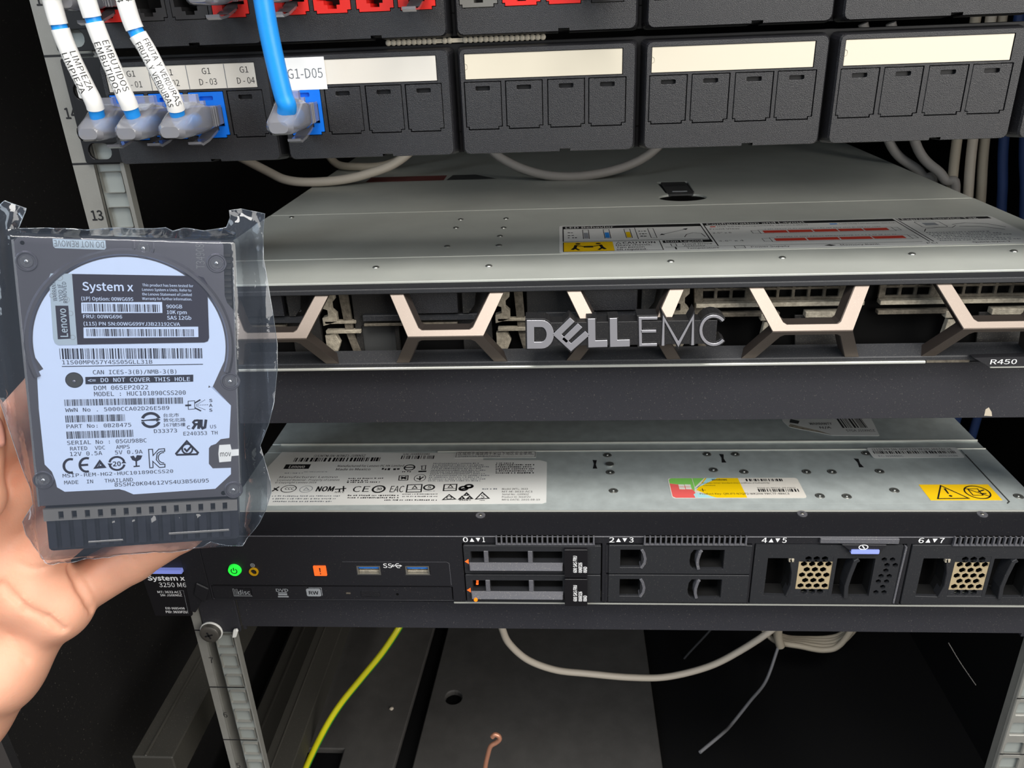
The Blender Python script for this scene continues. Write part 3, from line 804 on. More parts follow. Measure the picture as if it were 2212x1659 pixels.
# service tag block
mb.flat(T, [rect(155.5, 95.5, 204, 100.3)], c, 'ink'); mb.text(T, 'Express Service Tag', 157, 197, 96.2, 99.2, c2, 'label_white', 0.02)
mb.stroke(T, rrect(161, 79, 174, 92, 1.5, 2), 0.4, c, c, 'ink', closed=True); mb.flat(T, [rect(164, 83, 171, 89)], c, 'print_grey')
mb.stroke(T, [(158, 70), (161, 76), (168, 78), (175, 77), (179, 82)], 0.4, c, c, 'ink'); mb.stroke(T, [(178, 84), (186, 87), (196, 84), (202, 76)], 0.6, c, c, 'ink'); mb.stroke(T, [(180, 80), (190, 79), (199, 71)], 0.6, c, c, 'ink')
for i in range(6): mb.greek(T, 158, 190 + (i % 3) * 4, 67 - i * 3.2, 68.6 - i * 3.2, c, 'ink_grey', seed=40 + i)
mb.build('information_label', sv, label='white label with caution block, red diagrams and black headings')

# --- honeycomb bezel
bz = MB(); B = F_front(0)
bz.box(B, -218.5, -60.4, 218.5, -57.9, 0.3, 9.0, 'bezel_dark')
bz.box(B, -218.5, -97.7, 218.5, -95.2, 0.3, 7.8, 'bezel_dark')
# sloping lower deck
bz.add([(-219, -0.5, -91.0), (219, -0.5, -91.0), (219, -7.8, -95.0), (-219, -7.8, -95.0), (-219, -0.5, -96), (219, -0.5, -96), (219, -7.8, -96), (-219, -7.8, -96)], [(0, 1, 2, 3), (0, 1, 5, 4), (3, 2, 6, 7), (4, 5, 6, 7)], 'bezel_dark')
bezel = bz.build('bezel', sv, bevel=0.4)
bz = MB(); bz.box(B, -219, -98.2, 133.6, -96.9, 7.6, 8.9, 'trim_silver'); bz.build('trim_strip', bezel, bevel=0.3)
bz = MB(); bz.box(B, 134.0, -98.0, 153, -96.9, 7.6, 8.6, 'dusty_dim'); bz.build('release_tab', bezel, bevel=0.2)
bz = MB()
bz.plate(F_front(-12), [[(152.5, -94.2), (178, -93.9), (178, -98.8), (160.5, -98.8)]], -4, 0.0, 'bezel_black'); bz.box(F_front(-12), 160.5, -99.1, 178, -98.7, -4, 0.3, 'trim_silver')
bz.text(F_front(-12), 'R450', 160.2, 171.6, -97.4, -95.1, 0.1, 'white_ink', 0.015)
bz.build('model_tab', bezel, bevel=0.15)
def fold(x, s, d=0.0):
    a = abs(s)
    z = -77.0 + (18.3 if s >= 0 else 19.4) * s
    return (x, -20.5 + 14.0 * a + d, z)
def hexagon(cx, right=True, left=True):
    mb = MB()
    up = [(-17.2, 0), (-27.4, 1), (-20.9, 1), (-12.2, 0.19), (-10.6, 0.14), (10.6, 0.14), (12.2, 0.19), (20.9, 1), (27.4, 1), (17.2, 0)]
    dn = [(-17.2, 0), (-27.4, -1), (-20.7, -1), (-12.8, -0.18), (-11, -0.12), (11, -0.12), (12.8, -0.18), (20.7, -1), (27.4, -1), (17.2, 0)]
    for lp, depth in ((up, 8), (dn, 8)):
        tri = tessellate_polygon([[Vector((a, b * 20, 0)) for a, b in lp]])
        n = len(lp)
        fr = [fold(cx + a, b) for a, b in lp]; bk = [fold(cx + a * 0.985, b, depth) for a, b in lp]
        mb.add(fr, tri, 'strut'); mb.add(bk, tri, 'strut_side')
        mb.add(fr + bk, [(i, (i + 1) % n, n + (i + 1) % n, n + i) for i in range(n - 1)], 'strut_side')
    return mb.build('hexagon_strut', bezel, bevel=0.35)
for k in range(-2, 3): hexagon(-3.3 + 80.7 * k)
# raised lettering
F22 = F_front(-21.5); hF = on_front(-21.5); Lg = zoom(1060, 560, 3.687)
bd = MB()
bd.box(F22, -46.4, -82.0, 36, -71.0, -9.0, -0.5, 'badge_black')
def letter(strokes, w):
    for pts, closed in strokes:
        p = poly(hF, Lg, pts)
        bd.stroke(F22, p, w + 1.3, -9.0, -0.45, 'badge_black', closed=closed)
        bd.stroke(F22, p, w, -0.45, 0.0, 'badge_silver', closed=closed)
def arcp(cx, cy, rx, ry, a0, a1, n=14): return [(cx + rx * math.cos(math.radians(a0 + (a1 - a0) * i / n)), cy - ry * math.sin(math.radians(a0 + (a1 - a0) * i / n))) for i in range(n + 1)]
BW, TW = 3.25, 1.25
letter([([(316, 514)] + arcp(404, 600, 70, 86, 90, -90, 12) + [(318, 687)], True)], BW)
# tilted E
letter([([(650, 482), (528, 600), (640, 703), (770, 590)], False), ([(584, 652), (712, 528)], False)], BW * 0.86)
letter([([(803, 474), (806, 676), (930, 672)], False), ([(977, 470), (980, 672), (1108, 668)], False)], BW)
letter([([(1328, 470), (1190, 472), (1194, 684), (1325, 681)], False), ([(1195, 576), (1318, 574)], False)], TW)
letter([([(1372, 690), (1378, 470), (1495, 678), (1612, 462), (1608, 686)], False)], TW)
letter([(arcp(1777, 568, 103, 114, 42, 318, 22), False)], TW)
bd.build('badge', bezel, bevel=0.12, label='raised silver letters on a black backing')

# --- what shows behind the struts: drive carriers, blanks and dusty latches
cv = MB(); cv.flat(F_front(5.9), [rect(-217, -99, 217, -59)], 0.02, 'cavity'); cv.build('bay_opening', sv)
BX = (-140.0, -57.0, 26.0, 108.5, 191.0)
B2 = F_front(3.0)
def dusty_latch(x):
    mb = MB()
    mb.plate(B2, [[(x - 6, -62), (x + 1, -62), (x + 1, -66), (x - 1, -68), (x - 1, -71), (x + 1, -73), (x + 1, -77), (x - 6, -79), (x - 6, -75), (x - 3, -74), (x - 3, -71), (x - 6, -70)]], -2, 2.0, 'dusty')
    mb.plate(B2, [[(x + 3, -62), (x + 7, -62), (x + 8.2, -84), (x + 11, -94), (x + 7, -94), (x + 4.5, -84)]], -2, 1.0, 'dusty_dim')
    mb.plate(B2, [[(x - 6, -84), (x - 1, -83), (x + 1, -88), (x - 1, -93), (x - 6, -93)]], -2, 1.5, 'dusty')
    mb.box(B2, x - 5, -82.8, x + 12, -81.2, -1, 2.5, 'dusty'); mb.box(B2, x - 5, -78.0, x + 10, -76.6, -1, 2.0, 'dusty')
    mb.build('carrier_latch', sv, bevel=0.2)
for x in BX[:3]: dusty_latch(x)
def carrier(x0, x1, txt=None):
    mb = MB()
    mb.plate(B2, [rect(x0 + 9, -98, x1 - 8, -60), rrect(x0 + 12, -95.5, x0 + 28, -79.5, 1, 2), rrect(x0 + 30, -95.5, x1 - 22, -79.5, 1, 2)], -2, 0.5, 'bay_dark')
    mb.box(B2, x0 + 14, -76.5, x1 - 12, -73.5, 0.5, 3.5, 'bezel_dark'); mb.box(B2, x0 + 14, -79.2, x1 - 24, -77.8, 0.5, 3.0, 'dusty_dim')
    mb.box(B2, x0 + 34, -72.5, x0 + 60, -62, 0.5, 5.0, 'panel_black')
    mb.plate(B2, [[(x0 + 62, -62), (x0 + 69, -62), (x0 + 68, -69), (x0 + 65, -73), (x0 + 62, -73)]], 0.5, 4.0, 'bay_dark')
    mb.flat(F_front(2.8), [rect(x0 + 12, -95.5, x0 + 28, -79.5)], -1.5, 'dark_grey')
    if txt:
        mb.text(B2, '1.2TB', x1 - 27, x1 - 20, -67.5, -65.3, 0.6, 'print_grey'); mb.text(B2, 'SAS', x1 - 21, x1 - 16, -72, -69.8, 0.6, 'print_grey')
    return mb.build('drive_carrier', sv, bevel=0.25)
carrier(BX[0] - 83, BX[0], True); carrier(BX[0], BX[1]); carrier(BX[1], BX[2])
def blank(x0, x1):
    mb = MB(); holes = []
    for r in range(2):
        for k in range(10):
            a = x0 + 7 + k * 7.0
            if k in (3, 9): continue
            holes.append(rect(a, -69.2 + r * 4.4, a + 5.6, -65.6 + r * 4.4))
    mb.plate(B2, [rect(x0 + 4, -70.5, x1 - 2, -60)] + holes, -1.5, 0.0, 'dusty_dim')
    mb.box(B2, x0 + 4, -72.6, x1 - 3, -70.6, -1, 3.4, 'dusty')
    mb.box(B2, x0 + 4, -77.5, x1 - 40, -75.6, -1, 2.6, 'dusty_dim')
    mb.plate(B2, [[(x0 + 52, -95), (x0 + 76, -95), (x0 + 78, -78), (x0 + 50, -78)]], -1, 0.2, 'bay_dark')
    mb.box(B2, x0 + 34, -79.5, x0 + 41, -76.2, -1, 3.0, 'dusty'); mb.plate(B2, [[(x0 + 34.5, -91), (x0 + 39, -91), (x0 + 40, -80.5), (x0 + 36, -80.5)]], -1, 2.2, 'dusty')
    mb.box(B2, x0 + 54, -78.2, x0 + 72, -75.4, -1, 3.4, 'dusty')
    return mb.build('vented_blank', sv, bevel=0.2)
blank(BX[2], BX[3]); blank(BX[3], BX[4])

# paint chip on the upper shelf lip is bare metal

# ================================================================== lower server: black front, drive bays
Z2 = -191.2; YF = -12.0
ls = thing('server', (0, 100, -234.3), 'black-fronted rack server with drive bays and a green power button', 'server')
T = F_top(Z2); hT = on_top(Z2); F = F_front(YF); hF = on_front(YF)
mb = MB(); mb.box(F_top(-234.2), -217, 30, 217, 560, 0, 41, 'galv'); mb.build('chassis', ls)
mb = MB()
mb.plate(T, [[(-219, 11.2), (219.5, 11.2), (219.5, 76.0), (205.0, 76.0), (205.0, 19.5), (203.2, 18.2), (-219, 18.2)]], -2, 0.0, 'galv')
mb.plate(T, [[(-219, 18.2), (202.6, 18.2), (204.2, 20), (204.2, 76.0), (-219, 76.0)]], -2, 0.0, 'galv')
mb.plate(T, [[(202.8, 17.4), (205.1, 19.6), (205.1, 70), (204.2, 70), (204.2, 20), (202.6, 18.2)]], 0.0, 0.03, 'groove')
mb.box(T, -218.5, 10.7, 219, 11.5, -1.2, 0.25, 'lid_edge'); mb.build('lid_front', ls, bevel=0.4, seg=2)  # pale strip added as the bright highlight on the lid's front edge
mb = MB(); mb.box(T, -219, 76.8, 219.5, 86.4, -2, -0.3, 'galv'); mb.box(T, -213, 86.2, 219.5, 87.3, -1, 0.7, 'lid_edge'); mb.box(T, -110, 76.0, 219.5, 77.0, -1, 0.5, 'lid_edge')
mb.build('lid_rib', ls, bevel=0.3)
mb = MB(); mb.box(T, -219, 87.4, 219.5, 560, -2, -0.2, 'galv'); lid = mb.build('lid', ls, bevel=0.4)
RV = [(1312, 983), (1318, 1020), (1325, 1060), (1527, 981), (1588, 981), (1541, 1015), (1607, 1019), (1742, 1019), (1797, 1019), (1900, 1018), (1870, 979), (1771, 1071), (1829, 1072), (1932, 1059), (2200, 1072)]
for px, py in RV:
    a, b = hT(px, py); mb = MB()
    mb.shell(T, [(circ(a, b, 2.7, 20), 0.0), (circ(a, b, 2.2, 20), 0.35), (circ(a, b, 1.6, 20), -0.25 + 0.4)], 'rivet')
    mb.flat(T, [circ(a, b, 1.6, 20)], 0.1, 'groove'); mb.dome(T, a, b, 0.8, 0.5, 'rivet', c=0.1); mb.build('rivet', ls, smooth=True)
a, b = hT(1317, 1004); mb = MB(); mb.cyl(T, a, b, 2.5, 0, 0.7, 'rivet', 20); mb.build('rivet', ls, bevel=0.3)
for px, py in ((1285, 1003), (1561, 990), (1855, 1000)):
    a, b = hT(px, py); mb = MB()
    mb.plate(T, [[(a - 1.4, b - 5), (a + 1.2, b - 5), (a + 0.5, b - 0.5), (a + 1.4, b + 4.6), (a - 1.2, b + 5), (a - 0.5, b + 0.5)]], 0, 0.12, 'ink'); mb.build('stamped_slot', ls)

# --- stickers on the lid
Lq = zoom(560, 900, 3.456)
mb = MB()
out = poly(hT, Lq, [(75, 470), (190, 275), (1040, 268), (1440, 268), (1425, 335), (2140, 335), (2137, 640), (1700, 648), (75, 668)])
out = [(-198, 16.5), (-212, 58), (-209, 77), (-98.5, 74.6), (-81, 74.6), (-80.5, 65.8), (-45.6, 65.4), (-41.6, 63), (-41.4, 19.5), (-43.5, 18.2)]
mb.plate(T, [out], 0.05, 0.15, 'label_white')
c = 0.2
def px(t, xl, yl, xr, yr, h, m='ink', bold=0.01): ptxt(mb, T, hT, Lq, t, xl, yl, xr, yr, h, c, m, bold)
def pg(x0, x1, y0, y1, seed, m='ink'):
    a0, b0, a1, b1 = pbox(hT, Lq, x0, y0, x1, y1); mb.greek(T, a0, a1, b0, b1, c, m, seed=seed)
def pbars(x0, x1, y0, y1, seed, w=0.5):
    a0, b0, a1, b1 = pbox(hT, Lq, x0, y0, x1, y1); mb.bars(T, a0, a1, b0, b1, c, 'ink', w, seed)
px('(1S)MTM-SN: W3WZ1-J10XN5Z', 405, 305, 790, 300, 16); pbars(262, 912, 308, 337, 3, 0.9)
px('S/N: J1SXN5Z1M0', 1072, 290, 1270, 287, 12); pbars(1060, 1320, 293, 318, 5, 0.8)
a0, b0, a1, b1 = pbox(hT, Lq, 190, 358, 378, 392); mb.flat(T, [rect(a0, b0, a1, b1)], c, 'ink'); mb.text(T, 'Lenovo', a0 + 3, a1 - 3, b0 + 0.9, b1 - 1.0, c + 0.04, 'label_white', 0.02)
px('Manufactured for Lenovo PC HK Limited', 580, 384, 1080, 370, 15); px('Made in Mexico', 570, 404, 828, 402, 16, bold=0.02); pg(915, 1070, 384, 402, 8)
pg(190, 330, 420, 428, 9, 'print_grey'); pg(335, 510, 412, 418, 10, 'print_grey')
px('Manufacturer: Lenovo', 145, 465, 585, 455, 14); px('Licensed Material - Property of Lenovo', 130, 485, 598, 478, 13); px('© Copyright Lenovo 2018', 115, 502, 425, 498, 12)
for i, (x0, x1, y) in enumerate(((665, 935, 462), (660, 820, 478), (655, 918, 490))): pg(x0, x1, y - 4, y + 6, 20 + i)
for i in range(11): pg(1300 - i * 4, 1640 + (i * 37) % 90, 347 + i * 13, 355 + i * 13, 40 + i, 'ink_grey')
for i in range(5): pg(1765, 2055, 357 + i * 15, 367 + i * 15, 60 + i)
pg(1770, 1900, 345, 354, 66)
for i, t in enumerate(('Model (MTL: 3633', 'MT-M: 3633-AC1', 'Serial No: J10XN5Z', 'Product ID: 3633FZU', 'MFG DATE: 2016-08-19')):
    px(t, 1812, 549 + i * 20, (2005, 2040, 2012, 2025, 2095)[i], 547 + i * 20, 12)
pg(1665, 1780, 537, 547, 70, 'ink_grey')
for i in range(3): pg(95 + i * 4, 610 - i * 30, 590 + i * 20, 600 + i * 20, 80 + i, 'ink_grey')
for i in range(2): pg(660, 1040, 585 + i * 17, 596 + i * 17, 84 + i)
for i in range(2): pg(1068, 1330, 577 + i * 17, 585 + i * 17, 87 + i)
pg(935, 1335, 620, 630, 90)
def pell(cx, cy, rx, ry, w, m='ink'):
    a, b = hT(*Lq(cx, cy)); a1, _ = hT(*Lq(cx + rx, cy)); _, b1 = hT(*Lq(cx, cy - ry)); mb.stroke(T, circ(a, b, a1 - a, 24, ry=b1 - b), w, c, c, m, closed=True)
def pln(pts, w, m='ink', closed=False): mb.stroke(T, poly(hT, Lq, pts), w, c, c, m, closed=closed)
pell(1122, 382, 38, 20, 0.9); pln([(1085, 382), (1160, 380)], 1.0); pg(1068, 1150, 408, 418, 91)
pln([(1215, 368), (1213, 398), (1240, 398), (1243, 368)], 0.5); pln([(1188, 412), (1248, 410)], 1.6); pln([(1205, 372), (1250, 366)], 0.5)
pln([(1046, 444), (1112, 442), (1108, 476), (1042, 477)], 0.6, closed=True); pln([(1058, 452), (1078, 459), (1058, 468)], 1.3); pln([(1100, 450), (1080, 459), (1097, 468)], 1.3); pell(1200, 460, 42, 26, 0.4); pln([(1175, 462), (1200, 470), (1228, 450)], 0.9); pln([(1200, 445), (1200, 478)], 0.8)
pln([(95, 560), (150, 525)], 1.0); pln([(110, 535), (140, 555)], 1.0); pell(220, 541, 55, 26, 0.6); px('CCC', 188, 549, 255, 547, 17, bold=0.03); pell(350, 543, 46, 24, 0.5, 'print_grey'); pln([(330, 552), (352, 532), (372, 550)], 0.5, 'print_grey', True)
px('NOM', 420, 562, 548, 558, 36, bold=0.05); pln([(565, 545), (650, 538)], 1.0); pln([(600, 545), (598, 565)], 0.9); pln([(630, 520), (628, 560)], 0.9); px('NYCE', 562, 573, 632, 571, 12)
px('CE', 690, 566, 815, 562, 42); pell(892, 543, 44, 24, 1.2); px('30', 872, 552, 912, 550, 18, bold=0.04); px('EAC', 970, 568, 1072, 564, 46, bold=0.01)
pln([(1108, 512), (1215, 508), (1208, 564), (1098, 566)], 0.8, closed=True); pln([(1142, 540), (1162, 518), (1178, 538)], 0.6, closed=True); pln([(1102, 548), (1212, 546)], 0.5); pell(1268, 530, 38, 18, 1.1); px('S', 1255, 538, 1282, 538, 18, bold=0.04); pg(1225, 1312, 555, 561, 92, 'print_grey')
pln([(1382, 510), (1475, 507), (1470, 553), (1375, 555)], 0.8, closed=True); pln([(1410, 532), (1428, 512), (1445, 531)], 0.6, closed=True); pln([(1378, 540), (1472, 538)], 0.5)
pell(1525, 538, 28, 14, 1.6); pell(1565, 522, 26, 12, 1.6); pln([(1490, 548), (1595, 525)], 1.4)
pln([(1370, 622), (1418, 584), (1465, 618)], 0.8, closed=True); pell(1418, 608, 18, 9, 0.5); px('SMRT', 1490, 632, 1582, 630, 9, bold=0.04); pln([(1492, 618), (1515, 598), (1530, 616)], 1.0, closed=True); pln([(1530, 590), (1548, 572), (1565, 588)], 1.0, closed=True); pln([(1550, 616), (1572, 598), (1590, 614)], 1.0, closed=True)
pln([(1616, 618), (1666, 568), (1715, 612)], 0.8, closed=True); px('S', 1652, 612, 1680, 610, 26, bold=0.02); pg(1645, 1685, 624, 630, 95)
mb.build('regulatory_label', ls, label='white label full of regulatory marks')
mb = MB(); mb.plate(T, [rect(-98.2, 68.4, -48.5, 76.0)], 0.16, 0.26, 'label_white'); c = 0.3
mb.stroke(T, rect(-97.6, 69, -49, 75.4), 0.3, c, c, 'ink', closed=True); mb.text(T, '区域用于海拔两千米以下地区安全使用。', -96.5, -50, 71.8, 75.0, c, 'ink', 0.0); mb.greek(T, -96, -70, 69.6, 70.8, c, 'ink_grey', seed=4)
mb.build('notice_label', ls)

# licence sticker with coloured left end
Wz = zoom(1180, 900, 4.096); mb = MB()
X0, X1, Y0, Y1 = 27.8, 100.6, 23.4, 44.2
mb.plate(T, [rrect(X0, Y0, X1, Y1, 1.8, 4)], 0.05, 0.15, 'strip_white'); c = 0.18
mb.flat(T, [[(X0 + 0.5, 38.5), (X0 + 0.5, 42.5), (X0 + 2, 44), (48.5, 44), (41.5, 34), (41, 30), (X0 + 11, 36)]], c, 'ms_green')
mb.flat(T, [[(X0 + 0.5, 38.4), (X0 + 11, 35.9), (41, 29.8), (42, 23.6), (X0 + 2, 23.6), (X0 + 0.5, 25)]], c, 'ms_red')
mb.flat(T, [[(41.2, 31), (47, 39), (50, 44), (56, 44), (42, 33)]], c + 0.03, 'ms_aqua'); mb.flat(T, [[(42, 29), (52, 23.6), (40.5, 23.6), (40, 27)]], c + 0.03, 'ms_aqua')
mb.flat(T, [[(49, 44), (67.5, 44), (68.5, 23.6), (51, 23.6), (42.2, 31.5)]], c + 0.02, 'ms_yellow')
for i in (0, 1):
    for j in (0, 1): mb.flat(T, [[(33.0 + i * 3.6, 32.2 + j * 2.8), (36.2 + i * 3.6, 32.0 + j * 2.8), (36.2 + i * 3.6, 34.4 + j * 2.8), (33.0 + i * 3.6, 34.6 + j * 2.8)]], c + 0.06, 'strip_white')
mb.flat(T, [rect(41.5, 23.6, 41.8, 44)], c + 0.07, 'strip_white')
c = 0.26
mb.text(T, 'Windows', 52.5, 61, 41.3, 43, c, 'ink', 0.03); mb.bars(T, 71.5, 92, 40.4, 43, c, 'ink', 0.6, 11)
mb.text(T, 'Windows Server Standard 2016 Certificate of Authenticity', 46.5, 84, 38.0, 39.2, c, 'ink'); mb.text(T, 'Lenovo', 47, 53.5, 35.6, 36.8, c, 'ink')
mb.stroke(T, [(44, 31.3), (47.4, 31.3)], 0.3, c, c, 'ink'); mb.stroke(T, [(45.7, 29.8), (45.7, 33)], 0.4, c, c, 'ink')
mb.text(T, 'Product Key: QMJF9-N7QP2-WK2XN-YWCTF-4BXC3', 43.5, 92, 26.6, 28.4, c, 'ink'); mb.bars(T, 76, 98, 29.4, 32.4, c, 'ink', 0.55, 12); mb.text(T, '00248-01-WK012-J05-F0002', 76, 97, 33, 34, c, 'ink')
mb.build('licence_label', ls, label='sticker with green, red and yellow left half')

mb = MB(); mb.plate(T, [rrect(150.3, 65.2, 202.6, 77.4, 1.6, 3)], 0.55, 0.65, 'label_white'); c = 0.7
mb.text(T, '(11S) PN SN: 00YE119 YK10LJA67AC2E', 153, 199, 74.0, 76.3, c, 'ink', 0.01); mb.bars(T, 152.5, 200, 70.0, 73.2, c, 'ink', 0.6, 13); mb.text(T, 'EC: N34480C', 154, 168, 66.4, 68.2, c, 'ink_grey'); mb.text(T, 'J979 U13M', 188, 199, 66.4, 68.2, c, 'ink_grey')
mb.build('serial_label', ls)
mb = MB(); mb.plate(T, [rect(164.7, 20.9, 201.8, 36.6)], 0.05, 0.15, 'yellow'); c = 0.2
mb.stroke(T, [(169, 22.3), (185.2, 22.6), (176, 35.4)], 0.8, c, c, 'ink', closed=True); mb.flat(T, [[(176.2, 32.4), (177.4, 32.6), (177, 27.2), (176.2, 27.2)]], c, 'ink'); mb.flat(T, [circ(176.8, 25, 0.9, 12)], c, 'ink')
mb.stroke(T, circ(192.4, 28.6, 6.3, 28), 0.8, c, c, 'ink', closed=True); mb.stroke(T, [(187.6, 32.6), (197, 24.4)], 0.7, c, c, 'ink'); mb.stroke(T, rect(188.8, 25.6, 194, 32), 0.6, c, c, 'ink', closed=True); mb.stroke(T, [(193, 29), (197, 31)], 0.8, c, c, 'ink'); mb.stroke(T, [(193.4, 27.2), (196.6, 27.4)], 0.9, c, c, 'ink')
mb.build('warning_label', ls, label='yellow warning label with two black pictograms')
mb = MB(); mb.plate(T, [[(111, 128), (170, 128), (167, 116), (164.2, 94.3), (163.2, 93.6), (136, 94.4), (127, 99), (118, 103), (112, 106.5), (110.2, 113)]], -0.1, 0.05, 'label_white'); c = 0.1
mb.flat(T, [[(112, 106.5), (118, 103), (127, 99), (136, 94.4), (130, 100), (121, 105.5), (114, 110)]], c, 'dusty'); mb.text(T, 'WARRANTY', 126, 140, 108.5, 111.5, c, 'ink', 0.02); mb.text(T, 'N/A', 131, 138, 103.5, 106, c, 'ink', 0.03); mb.bars(T, 145, 162, 104, 118, c, 'ink', 0.8, 17); mb.text(T, '57GA J10XN5Z', 146, 163.5, 99, 101.8, c, 'ink')
mb.flat(T, [[(114, 112), (119, 110), (121, 114), (116, 117)]], c, 'dark_grey')
mb.build('torn_label', lid, label='torn white barcode label')

# --- front bezel
mb = MB()
XR = 217.0
# top hood of the bezel
mb.box(T, -226.5, YF + 0.6, XR, 10.8, -4.4, -0.2, 'bezel_black')
bays = [rect(-225.4, -233.4, -92.0, -224.4), rect(-85.0, -233.8, -12.2, -195.8), rect(-10.0, -233.8, 63.6, -195.8), rect(65.2, -233.8, 140.4, -195.8), rect(142.6, -233.8, XR - 1, -195.8)]
usb = [rect(-142.6, -216.2, -130.0, -210.8), rect(-116.6, -216.2, -103.4, -210.8)]
mb.plate(F, [rect(-226.5, -234.2, XR, -191.2)] + bays + usb, -4.0, 0.0, 'bezel_black')
bezel = mb.build('bezel', ls, bevel=0.5, seg=2)
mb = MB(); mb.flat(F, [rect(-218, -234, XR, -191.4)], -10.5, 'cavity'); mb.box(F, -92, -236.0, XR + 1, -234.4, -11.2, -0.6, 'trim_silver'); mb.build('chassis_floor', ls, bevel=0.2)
for px_, py_ in ((1038, 1113), (1733, 1110), (2122, 1111)):
    a, b = hT(px_, py_); mb = MB(); mb.cyl(T, a, b, 2.6, -0.2, 0.25, 'carrier_grey', 18); mb.dome(T, a, b, 1.0, 0.5, 'screw', c=0.25); mb.build('bezel_screw', bezel, smooth=True)
# vent comb along the top edge
def comb(x0, x1):
    mb = MB(); mb.box(F, x0, -195.3, x1, -190.4, 0.02, 0.12, 'cavity')
    n = int((x1 - x0) / 2.55)
    for i in range(n + 1):
        x = x0 + i * (x1 - x0) / n; mb.box(F, x - 0.42, -195.4, x + 0.42, -190.6, 0.1, 1.7, 'carrier_grey')
    mb.box(F, x0 - 0.6, -195.9, x1 + 0.6, -195.2, 0.05, 1.4, 'carrier_grey')
    mb.build('vent_comb', bezel, bevel=0.15)
mb = MB(); mb.box(F, -226, -191.75, XR, -191.25, -0.3, 0.3, 'carrier_grey'); mb.build('edge_highlight', bezel, bevel=0.2)  # lighter grey strip painted in as the glossy highlight along the bezel crease
comb(-66.7, -16.6); comb(9.4, 60.3); comb(162.6, XR - 1)
mb = MB()
def bay_no(x, l, r):
    mb.text(F, l, x, x + 2.6, -194.9, -191.9, 0.08, 'white_ink', 0.02)
    mb.flat(F, [[(x + 3.5, -194.7), (x + 5.9, -194.7), (x + 4.7, -192.3)]], 0.08, 'white_ink'); mb.flat(F, [[(x + 6.7, -192.3), (x + 9.1, -192.3), (x + 7.9, -194.7)]], 0.08, 'white_ink')
    mb.text(F, r, x + 10.2, x + (12.4 if r != '1' else 11.4), -194.9, -191.9, 0.08, 'white_ink', 0.02)
for x, l, r in ((-84.3, '0', '1'), (-8.6, '2', '3'), (68.4, '4', '5'), (145.6, '6', '7')): bay_no(x, l, r)
# control strip prints
mb.stroke(F, circ(-199.4, -210.4, 1.1, 14), 0.35, 0.08, 0.08, 'print_grey', closed=True); mb.stroke(F, circ(-199.4, -210.4, 0.45, 10), 0.3, 0.08, 0.08, 'print_grey', closed=True)
mb.text(F, 'SS', -128.2, -123.4, -211.7, -208.9, 0.08, 'white_ink', 0.01)
mb.stroke(F, [(-123.0, -210.3), (-119.0, -210.3)], 0.5, 0.08, 0.08, 'white_ink'); mb.stroke(F, [(-122.0, -210.3), (-120.8, -209.0), (-119.6, -209.0)], 0.35, 0.08, 0.08, 'white_ink'); mb.stroke(F, [(-121.6, -210.3), (-120.4, -211.6), (-119.2, -211.6)], 0.35, 0.08, 0.08, 'white_ink'); mb.flat(F, [[(-119.2, -209.6), (-117.9, -210.3), (-119.2, -211.0)]], 0.08, 'white_ink'); mb.flat(F, [circ(-122.8, -210.3, 0.7, 10)], 0.08, 'white_ink')
mb.flat(F, [rect(-224, -223.9, -93, -223.6)], 0.06, 'cavity'); mb.stroke(F, [(-150, -207.8), (-94, -207.8), (-92.6, -208.6), (-92.4, -223)], 0.2, 0.06, 0.06, 'carrier_grey')
mb.build('front_print', bezel)
# power button, ring, orange flag, usb ports
mb = MB(); mb.cyl(F, -209.6, -213.2, 3.6, 0.0, 1.5, 'led_green', 24, r2=3.3)
mb.stroke(F, arcp(-209.6, -213.2, 1.6, -1.6, 125, 415, 14), 0.5, 1.56, 1.56, 'ink'); mb.stroke(F, [(-209.6, -211.0), (-209.6, -213.0)], 0.5, 1.56, 1.56, 'ink'); mb.build('power_button', bezel, label='glowing green power button')
mb = MB(); mb.stroke(F, circ(-199.3, -214.4, 2.1, 22), 0.9, 0.0, 0.8, 'ring_yellow', closed=True); mb.flat(F, [circ(-199.3, -214.4, 1.7, 18)], 0.1, 'ink'); mb.build('identify_button', bezel, label='yellow ring button')
mb = MB(); mb.plate(F, [rrect(-166.2, -216.9, -159.3, -210.4, 0.4, 2)], 0, 0.5, 'led_orange'); mb.flat(F, [[(-163.1, -211.6), (-162.3, -211.6), (-162.5, -214.5), (-162.9, -214.5)]], 0.56, 'ink'); mb.flat(F, [circ(-162.7, -215.5, 0.4, 8)], 0.56, 'ink'); mb.build('fault_light', bezel, label='orange light with an exclamation mark')
for x in (-136.3, -110.0):
    mb = MB()
    mb.plate(F, [rect(x - 6.4, -216.3, x + 6.4, -210.7), rect(x - 5.8, -215.8, x + 5.8, -211.2)], -8, 0.15, 'nickel'); mb.box(F, x - 5.6, -213.0, x + 5.6, -211.3, -8, -1.0, 'usb_blue'); mb.box(F, x - 5.6, -215.6, x + 5.6, -214.6, -8, -1.6, 'dusty')
    for i in (-3, 1.5): mb.box(F, x + i, -213.6, x + i + 0.8, -213.0, -7, -1.2, 'nickel')
    mb.build('usb_port', bezel)
